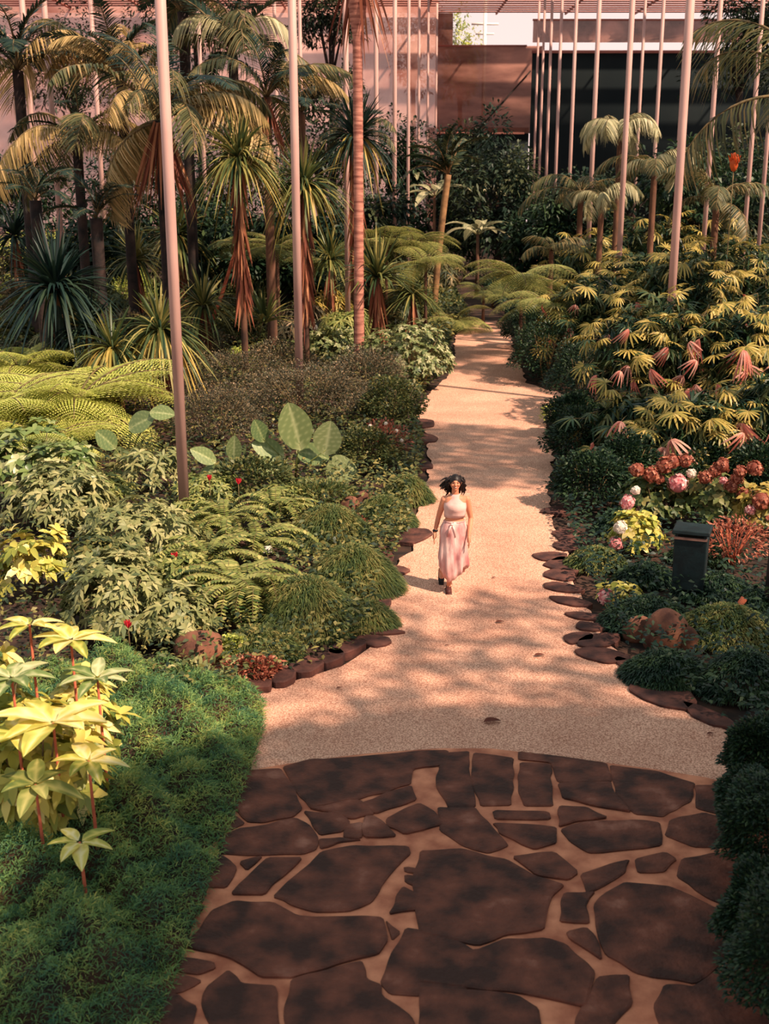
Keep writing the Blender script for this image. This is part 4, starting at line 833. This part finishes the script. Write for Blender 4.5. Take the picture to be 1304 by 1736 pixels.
# ------------------------------------------------------------------ right side
FCL = [
 (1000, 640, 170, 190, 'fan palm clump at the left end of the bank, beside the lime ferns', 46, 7), (985, 560, 140, 170, 'small fan palm clump highest at the left end of the bank', 34, 1),
 (1110, 720, 250, 240, 'bushy fan palm clump in the middle of the bank facing the path', 80, 10), (1070, 620, 200, 200, 'olive fan palm clump behind the left end of the bank', 50, 2),
 (1150, 640, 200, 230, 'fan palm clump at the foot of the thick right pole', 54, 3), (1240, 620, 220, 230, 'fan palm clump on top of the bank right of the thick pole', 60, 4),
 (1235, 730, 210, 230, 'fan palm clump right of the middle one, heavy with dead leaves', 66, 12), (1300, 700, 170, 240, 'fan palm clump cut by the right picture edge', 50, 5),
 (1075, 800, 190, 150, 'lower fan palm clump overhanging the hydrangeas', 46, 4), (1180, 820, 200, 170, 'lower fan palm clump behind the hydrangeas', 50, 5), (1285, 820, 180, 200, 'lower fan palm clump at the right edge above the rusty flowers', 46, 5),
 (1300, 560, 150, 160, 'pale fan palm tops at the far right edge', 34, 0), (1190, 545, 190, 180, 'fan palm tops behind the thick right pole', 44, 1), (1085, 545, 190, 190, 'sunlit fan palm tops left of the thick right pole', 46, 1), (1000, 500, 120, 150, 'yellow fan palm tops above the combed small palm', 34, 0)]
for (px, py, w, h, lb, n, dd) in FCL:
    Yd = None; fanclump(px, py, w, h, lb, n=min(98, int(n*1.5)), dead=dd, scale=1.0+max(0, (700-py))/700*.9)
# dark shrubs at the foot of the bank
for a in [(925, 650, 130, 110, 'dark shrub at the path corner below the lime ferns'), (985, 690, 130, 110, 'dark shrub behind the side path opening'), (980, 790, 120, 100, 'shadowed dark shrub in front of the middle fan palm'), (1000, 860, 140, 100, 'dark shrub left of the hydrangeas'), (970, 740, 90, 80, 'dark shrub beside the path below the side opening'),
          (890, 590, 90, 70, 'dark shrub where the path ends at right'), (1060, 840, 120, 110, 'dark low shrub under the overhanging fan palm'), (1190, 840, 170, 90, 'shaded shrub deep behind the hydrangeas'), (1290, 850, 120, 110, 'shaded shrub at the right edge behind the rusty flowers')]:
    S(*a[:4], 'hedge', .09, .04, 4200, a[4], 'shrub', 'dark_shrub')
S(945, 720, 60, 40, 'lime', .07, .03, 900, 'little yellow green plant at the mouth of the side path', 'plant', 'small_green_plant')
# hydrangeas
def hyd(px, py, w, h, lb, heads, mat='sword', n=500, L=.12, W=.08):
    n = int(n*1.9)
    o = S(px, py, w, h, mat, L, W, n, lb, 'hydrangea', 'hydrangea', k=4, seg=3, prof=OVAL, fold=.25, nst=12)
    for (hx, hy, r, m_) in heads:
        c = G(px, py); p = D(hx, hy, c.y-o['_R']*.6)-Vector((c.x, c.y, 0)); lab = {'pinkpetal': 'round pink flower head', 'rustpetal': 'dried rusty flower head', 'whitepetal': 'pale whitish flower head'}[m_]
        flowerhead(o, p, r*mpp(c.y)*(1.4 if m_ == 'rustpetal' else 1.15), m_, lab)
    return o
hyd(1075, 935, 100, 70, 'bright leaved hydrangea left of the bin', [(1065, 852, 13, 'pinkpetal'), (1078, 832, 8, 'whitepetal'), (1045, 922, 13, 'pinkpetal'), (1052, 895, 12, 'whitepetal')], 'variegated', 260, .13, .085)
hyd(1110, 885, 130, 90, 'hydrangea behind the bin with the largest pink head', [(1150, 820, 17, 'pinkpetal'), (1105, 805, 12, 'rustpetal'), (1080, 797, 11, 'rustpetal'), (1128, 790, 12, 'rustpetal'), (1162, 782, 10, 'rustpetal'), (1172, 803, 8, 'whitepetal'), (1140, 783, 11, 'rustpetal'), (1118, 812, 8, 'rustpetal')], 'grass', 460)
hyd(1210, 890, 130, 100, 'hydrangea with rusty heads right behind the bin', [(1196, 810, 10, 'rustpetal'), (1224, 790, 11, 'rustpetal'), (1226, 815, 7, 'pinkpetal'), (1240, 825, 10, 'rustpetal'), (1262, 838, 10, 'rustpetal'), (1212, 800, 9, 'rustpetal'), (1250, 812, 9, 'rustpetal')], 'grass', 420)
hyd(1285, 900, 110, 90, 'hydrangea with rusty pink heads at the right edge', [(1280, 795, 11, 'rustpetal'), (1290, 850, 14, 'rustpetal'), (1272, 865, 9, 'pinkpetal'), (1255, 800, 9, 'rustpetal'), (1301, 880, 10, 'rustpetal')], 'fan', 300)
hyd(1055, 1020, 80, 36, 'low hydrangea sprig with one pink head near the path stones', [(1027, 1012, 14, 'pinkpetal')], 'variegated', 60, .13, .085)
S(1240, 960, 130, 90, 'reddish', .08, .03, 900, 'bare twiggy reddish shrub right of the bin', 'shrub', 'twiggy_shrub', nst=26, stemmat='redlog')
# low greens on the right
for a in [(1100, 1060, 180, 60, 7000, 'dark low ground cover around the tall rounded rock'), (1230, 1080, 200, 70, 9000, 'mossy green ground cover right of the rounded rock'), (1130, 1150, 170, 60, 7000, 'shaded ground cover behind the right edging stones'), (1260, 1170, 180, 90, 8000, 'dark ground cover at the right edge above the hedge'), (1010, 960, 110, 40, 3500, 'thin olive ground cover between path and hydrangeas')]:
    grassmound(*a[:4], a[4], .07, .018, a[5], 'grass' if 'mossy' in a[5] or 'olive' in a[5] else 'hedge', name='low_ground_cover', cat='ground cover')
S(1290, 1335, 150, 140, 'hedge', .05, .022, 12000, 'dark hedge at the right end of the terrace edge', 'hedge', 'dark_hedge')
S(1275, 1420, 150, 150, 'hedge', .05, .022, 11000, 'dark hedge between the terrace edge clump and the larger hedge below it', 'hedge', 'dark_hedge')
S(1300, 1620, 190, 200, 'hedge', .045, .02, 13000, 'dark hedge just above the lower right corner', 'hedge', 'dark_hedge')
S(1320, 1500, 230, 240, 'hedge', .045, .02, 16000, 'dark hedge along the right side of the terrace', 'hedge', 'dark_hedge')
S(1360, 1740, 320, 330, 'hedge', .04, .018, 16000, 'dark hedge in the lower right corner', 'hedge', 'dark_hedge')

for a in [(1095, 985, 110, 36, 5000, 'dark ground cover in front of the hydrangeas'), (1210, 1010, 150, 46, 7000, 'dark ground cover right of the bin'), (1050, 900, 90, 46, 4500, 'dark ground cover below the shadowed shrubs'), (1190, 950, 120, 46, 5000, 'dark ground cover behind the bin'), (1280, 1040, 110, 50, 6000, 'dark ground cover around the timber post')]:
    grassmound(*a[:4], a[4], .07, .02, a[5], 'hedge', name='low_ground_cover', cat='ground cover')
for a in [(350, 860, 120, 60, 'leafy green plant at the right of the nearest pole foot'), (480, 870, 110, 50, 'leafy green plant between the round leaves and the sword ferns'), (180, 860, 110, 60, 'leafy green plant below the long yellow fern frond'), (300, 1010, 110, 80, 'leafy green plant between the crimson spike and the sword ferns')]:
    S(*a[:4], 'sword', .13, .045, 1300, a[4], 'plant', 'leafy_plant', k=5)
# bin
c = G(1166, 1014); s = mpp(c.y); o = root('litter_bin', (c.x, c.y, 0), 'dark green litter bin with flat lid among hydrangeas', 'bin', rz=-.35)
W_ = 59*s; zt_ = 136*s
mb = MB(); box(mb, (0, 0, zt_*.52), (W_*.92, W_*.8, zt_*.72), taper=1.06); ob = mb.obj('bin_body', 'binmat', o, smooth=False); ob.modifiers.new('b', 'BEVEL').width = .012
mb = MB(); box(mb, (0, 0, zt_*.955), (W_*1.12, W_*1.0, .055), taper=.96); ob = mb.obj('lid', 'binmat', o, smooth=False); ob.modifiers.new('b', 'BEVEL').width = .01
mb = MB(); 
for q in ((-1, -1), (1, -1), (1, 1), (-1, 1)): box(mb, (q[0]*W_*.42, q[1]*W_*.36, zt_*.905), (.03, .03, .07))
mb.obj('lid_support', 'binmat', o, smooth=False)
mb = MB(); box(mb, (0, -W_*.43, zt_*.872), (W_*.96, .03, .03)); mb.obj('rim', 'binedge', o, smooth=False)
mb = MB(); box(mb, (.1, -.02, zt_*.1), (.11, .11, zt_*.24)); mb.obj('post', 'woodpost', o, smooth=False)
c = G(1302, 1045); o = root('timber_post', (c.x, c.y, 0), 'dark timber post at the right picture edge beside the hydrangeas', 'post'); mb = MB(); tube(mb, [(0, 0, -.03), (0, 0, .6), (0, 0, 1.3)], [.07, .065, .06], 9); mb.obj('shaft', 'trunkdark', o)
c = G(1245, 1048); mb = MB(); tube(mb, [(-.02, 0, .02), (.04, .02, .13), (.12, .03, .26)], [.05, .048, .045], 9); tag(mb.obj('cut_log', 'redlog', loc=(c.x, c.y, 0)), 'reddish cut log leaning in the right bed', 'log')
c = G(455, 968); mb = MB(); box(mb, (0, 0, 0), (.13, .02, .09), rz=.3); o = root('plant_label', (c.x, c.y-.05, 0), 'small blank white plant label among the grass', 'label'); mb.obj('plate', 'white', o, smooth=False, loc=(0, 0, .34)); mb = MB(); tube(mb, [(0, .02, 0), (0, .02, .32)], .008, 5); mb.obj('stake', 'stem', o)

# edging stones
def slab(px, py, w, h, an, lb, th=.045):
    k = 9; P = []
    for i in range(k):
        a = i*2*math.pi/k; r = random.uniform(.74, 1.14); u, v = math.cos(a)*w/2*r, math.sin(a)*h/2*r; q = math.radians(an)
        g_ = G(px+u*math.cos(q)-v*math.sin(q), py+u*math.sin(q)+v*math.cos(q)); P.append((g_.x, g_.y))
    cx = sum(p[0] for p in P)/k; cy = sum(p[1] for p in P)/k; mb = MB(); prism(mb, smoothpoly([(a-cx, b-cy) for a, b in P], 1, 0, .13), -.02, th); o = mb.obj('edging_stone', 'edgestone', smooth=False, loc=(cx, cy, 0)); return tag(o, lb, 'stone')
SL = [(437, 1165, 52, 30, 0, 'round edging stone nearest the camera on the left'), (482, 1152, 40, 32, -10, 'second edging stone from the left front corner'), (527, 1138, 46, 28, -8, 'third edging stone, dark and round, left side'), (566, 1124, 38, 24, -15, 'fourth edging stone with a white chip beside it, left side'), (592, 1108, 52, 22, -12, 'long edging stone left of the path, fifth from the front'),
 (638, 1090, 52, 16, 4, 'flat edging stone jutting furthest onto the gravel, left'), (655, 1074, 58, 10, 2, 'thin dark sliver stone lying on the gravel at left'), (640, 1055, 60, 16, -3, 'edging stone just above the thin sliver, left'), (645, 1028, 50, 20, -8, 'edging stone tucked under the grassy mound, left'),
 (660, 970, 62, 20, 0, 'pointed stone left of the path, below the woman feet level'), (652, 940, 40, 26, 20, 'stone half under grass left of the woman'), (700, 912, 60, 18, -6, 'flat stone beside the woman knees, left path edge'), (722, 745, 46, 14, 0, 'flat dark stone beside the bloom bush'), (722, 720, 40, 12, 0, 'flat dark stone furthest up the left path edge'), (718, 790, 40, 12, 0, 'small flat stone behind the woman at left'),
 (925, 947, 52, 12, 2, 'long flat stone jutting left onto the gravel, right edge'), (955, 910, 44, 16, 0, 'oval stone beside the olive ground cover, right edge'), (960, 928, 48, 14, 4, 'oval stone just above the long jutting one'), (942, 978, 50, 14, 3, 'stone below the long jutting one, right edge'), (960, 960, 70, 18, 5, 'broad stone joined behind the long jutting one'), (950, 1000, 56, 13, 6, 'flat stone before the bright gravel patch, right edge'), (958, 1022, 60, 11, 8, 'thin stone by the lone pink head, right edge'),
 (985, 1049, 56, 11, 5, 'pale flat stone crossing the bright gravel, right edge'), (992, 1066, 50, 12, 4, 'stone second below the pale flat one'), (975, 1084, 44, 16, -4, 'squarish stone on the gravel right of centre'), (1010, 1090, 66, 18, -6, 'broad stone left of the dark rock'), (1010, 1114, 88, 18, 6, 'long dark edged slab on the right'), (1068, 1140, 66, 16, 32, 'slanting slab between two larger ones, right edge'), (1110, 1180, 100, 44, 14, 'largest slab of the right edge'), (1195, 1218, 84, 24, 22, 'last slab before the dark hedge'), (940, 868, 50, 12, 0, 'flat shaded stone furthest up the right edge')]
for a in SL: slab(a[0]+(8 if a[0] > 800 else -6), a[1], a[2]*1.3, a[3]*(1.35 if a[3] < 20 else 1.05), *a[4:], th=.09 if a[1] > 1105 and a[0] < 620 else .045)
# litter on the gravel
for (px, py, w, lb) in [(915, 1115, 20, 'dark dead leaf curled on the gravel right of centre'), (575, 1170, 10, 'brown leaf on the gravel near the left stones'), (835, 1228, 34, 'long brown leaf near the terrace edge'), (848, 1058, 16, 'brown leaf right of the woman shoes'), (838, 982, 8, 'tiny brown leaf beside the skirt hem level'), (758, 1097, 7, 'tiny leaf below the woman on the gravel'), (1205, 1248, 14, 'brown leaf on the gravel near the dark hedge')]:
    c = G(px, py); s = mpp(c.y); mb = MB(); bladeleaf(mb, (-w*s*.5, 0, .01), (1, .15, .12), w*s, w*s*.5, droop=.1, cup=.5, nu=5, nv=2); tag(mb.obj('dead_leaf', 'litter', loc=(c.x, c.y, .015)), lb, 'leaf')

# ------------------------------------------------------------------ the woman walking towards the camera
foot = G(758, 1001)
W0 = root('person', (foot.x, foot.y, 0), 'woman with wind-blown dark hair in pale halter top and pink skirt walking on the path', 'person')
def px2(px, pz): return ((px-758)/121.0, (1003-pz)/122.0)
body = MB()
def limb(P, R, seg=12): tube(body, smoothline(P), np.interp(np.linspace(0, 1, 13), np.linspace(0, 1, len(R)), R), seg); ball(body, P[0], R[0]*.98, 10, 6); ball(body, P[-1], R[-1]*.98, 10, 6)
def smoothline(P, n=13):
    P = np.array(P, float); t = np.linspace(0, 1, len(P)); q = np.linspace(0, 1, n)
    V = np.stack([np.interp(q, t, P[:, i]) for i in range(3)], -1); V[1:-1] = (V[:-2]+2*V[1:-1]+V[2:])/4; return V
# torso: rings (x centre, y, z, rx, ry)
TOR = [(.075, .0, .80, .155, .10), (.08, .0, .88, .168, .112), (.082, 0, .95, .150, .10), (.085, -.005, 1.02, .122, .085), (.086, -.01, 1.10, .125, .088), (.088, -.015, 1.18, .142, .10), (.088, -.005, 1.26, .148, .098), (.088, .0, 1.315, .135, .078), (.088, .0, 1.345, .075, .055)]
def loft(mb, rings, seg=32, rip=None, cap=True, mi=0):
    V = []; a = np.linspace(0, 2*math.pi, seg, endpoint=False)
    for k, (cx, cy, cz, rx, ry) in enumerate(rings):
        m = 1+(rip(a, k/(len(rings)-1)) if rip else 0)
        V.append(np.stack([cx+rx*np.cos(a)*m, cy+ry*np.sin(a)*m, np.full(seg, cz)], -1))
    V = np.concatenate(V); n = len(rings); i = np.arange(n-1)[:, None]*seg; j = np.arange(seg)[None]; j2 = (j+1) % seg
    T = []
    if cap:
        c0 = len(V); V = np.vstack([V, [rings[0][:3]], [rings[-1][:3]]]); T = [(c0, (q+1) % seg, q) for q in range(seg)]+[(c0+1, (n-1)*seg+q, (n-1)*seg+(q+1) % seg) for q in range(seg)]
    mb.add(V, np.stack([i+j, i+j2, i+seg+j2, i+seg+j], -1).reshape(-1, 4), T, mi=mi)
loft(body, TOR)
ball(body, (.035, -.085, 1.185), (.05, .045, .048)); ball(body, (.140, -.085, 1.185), (.05, .045, .048))
# neck and head, chin slightly raised
limb([(.088, .01, 1.31), (.088, -.005, 1.43)], [.05, .046])
hc = np.array([.088, -.02, 1.515])
ball(body, hc, (.070, .084, .098), 24, 16); ball(body, hc+[0, -.030, -.05], (.050, .052, .05), 16, 10); ball(body, hc+[0, -.058, -.082], (.024, .022, .02))
tube(body, [hc+[0, -.078, .015], hc+[0, -.096, -.020], hc+[0, -.088, -.028]], [.008, .014, .010], 8)
ball(body, hc+[.036, -.066, -.018], (.022, .016, .018)); ball(body, hc+[-.036, -.066, -.018], (.022, .016, .018))
tube(body, [hc+[-.04, -.072, .028], hc+[0, -.082, .024], hc+[.04, -.072, .028]], [.008, .009, .008], 7)
for s in (-1, 1): ball(body, hc+[.072*s, .005, -.005], (.012, .02, .028))
# arms: image-left arm hangs slightly back, image-right forward
def arm(S, E, Wr, hd, s):
    limb([S, (np.array(S)+E)/2, E], [.046, .043, .034]); limb([E, (np.array(E)*.6+np.array(Wr)*.4), Wr], [.035, .034, .023])
    Wr = np.array(Wr, float); hd = unit(np.array(hd, float)); sd = np.array([s, 0, 0.]); fw = np.cross(sd, hd)
    P = Wr+hd*.045; ball(body, P, (.022, .036, .048), 12, 8); tube(body, [Wr-hd*.01, Wr+hd*.05, Wr+hd*.085], [.021, .028, .024], 10)
    for k in range(4):
        q = (k-1.5)*.018; b = Wr+hd*.085+np.array([0, q, 0]); l = (.066, .078, .073, .056)[k]; cu = sd*-.5*(.35+.1*k)
        tube(body, [b-hd*.02, b+hd*l*.4, b+hd*l*.75+cu*.022, b+hd*l+cu*.045], [.0095, .0088, .008, .0065], 7)
    b = Wr+hd*.035+np.array([0, -.03, 0]); tube(body, [b, b+hd*.028+np.array([0, -.022, 0]), b+hd*.058+np.array([0, -.026, 0])], [.011, .0095, .0075], 7)
x, z = px2(750, 846); ex, ez = px2(743, 878); wx, wz = px2(737, 903)
arm((x+.012, .01, z-.005), (ex, .06, ez), (wx, .02, wz), (-.08, -.1, -1), -1)
x, z = px2(790, 848); ex, ez = px2(795, 879); wx, wz = px2(791, 905)
arm((x-.02, .01, z+.01), (ex, .02, ez), (wx, -.11, wz), (.03, -.25, -1), 1)
limb([(-.0+.02, .01, 1.295), (.16, .01, 1.295)], [.045, .045])
# legs: front leg (image right) planted, back leg lifting
limb([(.135, 0, .84), (.075, -.10, .47), (.055, -.105, .44), (.02, -.04, .09)], [.078, .056, .05, .032]); tube(body, [(.03, -.05, .35), (.035, -.03, .27), (.025, -.03, .16)], [.046, .05, .036], 10)
limb([(.03, .02, .84), (-.02, .04, .46), (-.04, .08, .43), (-.065, .30, .19)], [.078, .056, .05, .032])
# feet
tube(body, [(.02, .0, .05), (.015, -.09, .042), (.01, -.17, .03)], [.034, .036, .026], 10)
tube(body, [(-.065, .32, .17), (-.066, .27, .09), (-.068, .22, .035)], [.034, .036, .026], 10)
me = body.mesh('body', 'skin'); ob = mkobj('body', me, W0)
md = ob.modifiers.new('remesh', 'REMESH'); md.mode = 'VOXEL'; md.voxel_size = .0065; md.use_smooth_shade = True
md = ob.modifiers.new('smooth', 'SMOOTH'); md.iterations = 3; md.factor = .5
# face
for s in (-1, 1):
    mb = MB(); ball(mb, hc+[.029*s, -.0775, .010], (.012, .006, .0055), 10, 6); mb.obj('eye', 'blackmat', W0)
    mb = MB(); tube(mb, [hc+[.015*s, -.083, .028], hc+[.03*s, -.081, .033], hc+[.046*s, -.070, .029]], [.003, .0035, .002], 5); mb.obj('eyebrow', 'hair', W0)
mb = MB(); tube(mb, [hc+[-.024, -.080, -.044], hc+[0, -.090, -.050], hc+[.024, -.080, -.044]], [.003, .007, .003], 7); mb.obj('lips', 'lips', W0)
mb = MB(); tube(mb, [hc+[-.015, -.087, -.0455], hc+[0, -.0955, -.048], hc+[.015, -.087, -.0455]], [.0018, .003, .0018], 6); mb.obj('teeth', 'eyewhite', W0)
# hair: cap and blown locks
mb = MB(); th = np.linspace(0, math.pi*.62, 9); ph = np.linspace(0, 2*math.pi, 24, endpoint=False)
V = []
for t in th:
    for p_ in ph:
        front = max(0, -math.sin(p_)); tt = t*(1-.42*front**2); V.append(hc+[.082*math.sin(tt)*math.cos(p_), .096*math.sin(tt)*math.sin(p_)+.008, .108*math.cos(tt)+.004])
i = np.arange(8)[:, None]*24; j = np.arange(24)[None]; j2 = (j+1) % 24
mb.add(np.array(V), np.stack([i+j, i+24+j, i+24+j2, i+j2], -1).reshape(-1, 4))
for k in range(70):
    s = -1 if k % 2 else 1; a0 = random.uniform(-.35, 1.0); st = hc+[s*.070*math.cos(a0-.3), .01+.06*random.random(), .085*math.sin(a0)+.01]
    l = random.uniform(.11, .19); w_ = random.uniform(.5, 1.7); P = [st, st+[s*.034*w_, .01, -l*.25], st+[s*.028*w_, .015, -l*.5], st+[s*.046*w_, .015, -l*.75], st+[s*(.02+.03*random.random()), .02, -l]]
    tube(mb, P, [.014, .015, .013, .010, .004], 5, var=.4)
for k in range(34):   # locks blown towards the image left
    st = hc+[-.075, .02+.05*random.random(), random.uniform(-.06, .05)]; l = random.uniform(.07, .14); dz = random.uniform(-.9, -.15)
    d = unit(np.array([-1, random.uniform(0, .4), dz])); tube(mb, [st, st+d*l*.4+[0, 0, .012], st+d*l*.8+[0, 0, .0], st+d*l+[-.012, 0, -.022]], [.014, .012, .009, .003], 5)
for k in range(26):
    a = random.uniform(-1, 1); st = hc+[.06*a, .07, random.uniform(-.05, .04)]; tube(mb, [st, st+np.array([.02*a, .02, -.09]), st+np.array([.05*a-.02, .03, -.17])], [.018, .016, .005], 5)
mb.obj('hair', 'hair', W0)
# halter top
mb = MB(); rr = [(.0845, -.008, 1.045, .139, .103), (.086, -.012, 1.09, .141, .106), (.088, -.017, 1.14, .148, .118), (.088, -.03, 1.185, .152, .128), (.088, -.02, 1.235, .146, .114), (.088, -.008, 1.28, .112, .098), (.088, -.002, 1.325, .080, .078), (.088, 0, 1.36, .056, .062)]
loft(mb, rr, cap=False, rip=lambda a, t: .012*np.sin(a*9+t*5)); o = mb.obj('halter_top', 'topcloth', W0); o.modifiers.new('s', 'SOLIDIFY').thickness = .004
# skirt with folds, hem swinging to the image right, open slit over the front shin
m = noisemat('skirtcloth', (186, 116, 116), (242, 200, 192), 9, .5, .3, stretch=(1, 1, .35), spec=.5, c3=(250, 214, 206))
rr = [(.083, 0, .995, .126, .092), (.083, 0, .965, .146, .107), (.08, .0, .90, .178, .128), (.078, .0, .82, .186, .138), (.074, .0, .72, .182, .142), (.070, -.005, .60, .180, .155), (.070, -.01, .50, .188, .172), (.072, .0, .41, .192, .188), (.078, .01, .34, .188, .20), (.085, .02, .27, .168, .205)]
mb = MB(); loft(mb, rr, seg=72, cap=False, rip=lambda a, t: t*(.09*np.sin(a*7+t*2.5)+.06*np.sin(a*13-t*4)+.04*np.sin(a*3+1))); 
V = mb.V[0]; hem = V[:, 2] < .5; V[hem, 2] += .09*np.clip((.5-V[hem, 2])/.25, 0, 1)*np.sin(np.arctan2(V[hem, 1], V[hem, 0]-.08)*2+2.4)
o = mb.obj('skirt', 'skirtcloth', W0); o.modifiers.new('s', 'SOLIDIFY').thickness = .004
mb = MB(); tube(mb, [(.083+.137*math.cos(a), .101*math.sin(a), .985) for a in np.linspace(0, 2*math.pi, 25)], .011, 7, cap=False); mb.obj('waistband', 'skirtcloth', W0)
mb = MB(); 
for dx in (-.035, .03): tube(mb, [(.045, -.112, .965), (.045+dx, -.135, .90), (.045+dx*1.6, -.145, .80)], [.012, .016, .010], 6)
ball(mb, (.045, -.12, .965), (.022, .014, .016)); mb.obj('waist_tie', 'skirtcloth', W0)
# watch, shoes
x, z = px2(738, 901); mb = MB(); tube(mb, [(x+.004, .026, z+.018), (x-.001, .021, z-.008)], .031, 12); ball(mb, (x-.03, .015, z+.004), (.01, .02, .02)); mb.obj('wristwatch', 'blackmat', W0)
mb = MB(); tube(mb, [(.02, .035, .045), (.018, -.05, .042), (.012, -.14, .034), (.01, -.19, .028)], [.036, .042, .044, .024], 12); box(mb, (.015, -.075, .012), (.085, .25, .024)); ob = mb.obj('shoe', 'shoebrown', W0); ob['label'] = 'brown shoe planted on the gravel'
mb = MB(); tube(mb, [(-.065, .35, .20), (-.066, .33, .12), (-.067, .26, .06), (-.068, .20, .035)], [.036, .042, .044, .028], 12); tube(mb, [(-.065, .365, .15), (-.068, .24, .02), (-.068, .19, .012)], [.03, .036, .03], 8); ob = mb.obj('shoe', 'blackmat', W0); ob['label'] = 'dark shoe of the back foot lifting off'

def added_shadetree(x, y, z, r, n, lb, base):  # leafy crown added out of view to cast dappled shade
    o = root('added_shade_tree', (base[0], base[1], 0), lb, 'tree'); mb = MB(); ox, oy = x-base[0], y-base[1]
    a = rng.uniform(0, 6.28, n); q = rng.random(n)**.5; cl = rng.normal(0, .35, (n, 2))
    P = np.stack([ox+np.cos(a)*q*r, oy+np.sin(a)*q*r, z+rng.normal(0, .5, n)], -1); leaves(mb, P, unit(rng.normal(0, 1, (n, 3))), .3, .16, n=2, prof=OVAL); mb.obj('foliage', 'darktree', o)
    mb = MB(); tube(mb, [(0, 0, -.05), (ox*.1, oy*.1, z*.5), (ox, oy, z)], [.25, .2, .08], 10); 
    for t in range(7): tube(mb, [(ox*.5, oy*.5, z*.75), (ox+r*.5*math.cos(t*.9), oy+r*.5*math.sin(t*.9), z*.95), (ox+r*.9*math.cos(t*.9), oy+r*.9*math.sin(t*.9), z)], [.08, .05, .02], 5)
    mb.obj('trunk', 'trunkbrown', o)
added_shadetree(8.6, 8.2, 8.8, 3.0, 1200, 'added unseen thin crowned tree shading the near gravel', (9.4, 8.4))  # added off frame, sparse so the near gravel gets dapples
added_shadetree(8.9, 18.6, 9.8, 2.7, 2100, 'added unseen tall tree shading the path beyond the woman', (10.6, 18.6))  # added with its crown above the frame to darken the path band
# broad tree added out of frame on the right to shade the terrace
o = root('added_shade_tree', (7.6, 3.6, 0), 'added unseen broad tree shading the terrace from the right', 'tree')
mb = MB(); n = 7500; a = rng.uniform(0, 6.28, n); r = rng.random(n)**.5
P = np.stack([np.cos(a)*r*4.4, np.sin(a)*r*3.9, 8.2+rng.normal(0, .6, n)*(1-r*.5)], -1); leaves(mb, P, unit(rng.normal(0, 1, (n, 3))), .42, .22, n=2, prof=OVAL); mb.obj('foliage', 'darktree', o)
mb = MB(); tube(mb, [(0, 0, -.05), (.1, .1, 3), (0, 0, 8)], [.32, .24, .12], 10)
for q in range(8): tube(mb, [(0, 0, 5.2), (2*math.cos(q*.8), 1.8*math.sin(q*.8), 7.2), (3.8*math.cos(q*.8), 3.4*math.sin(q*.8), 8.1)], [.1, .07, .03], 6)
mb.obj('trunk', 'trunkbrown', o)
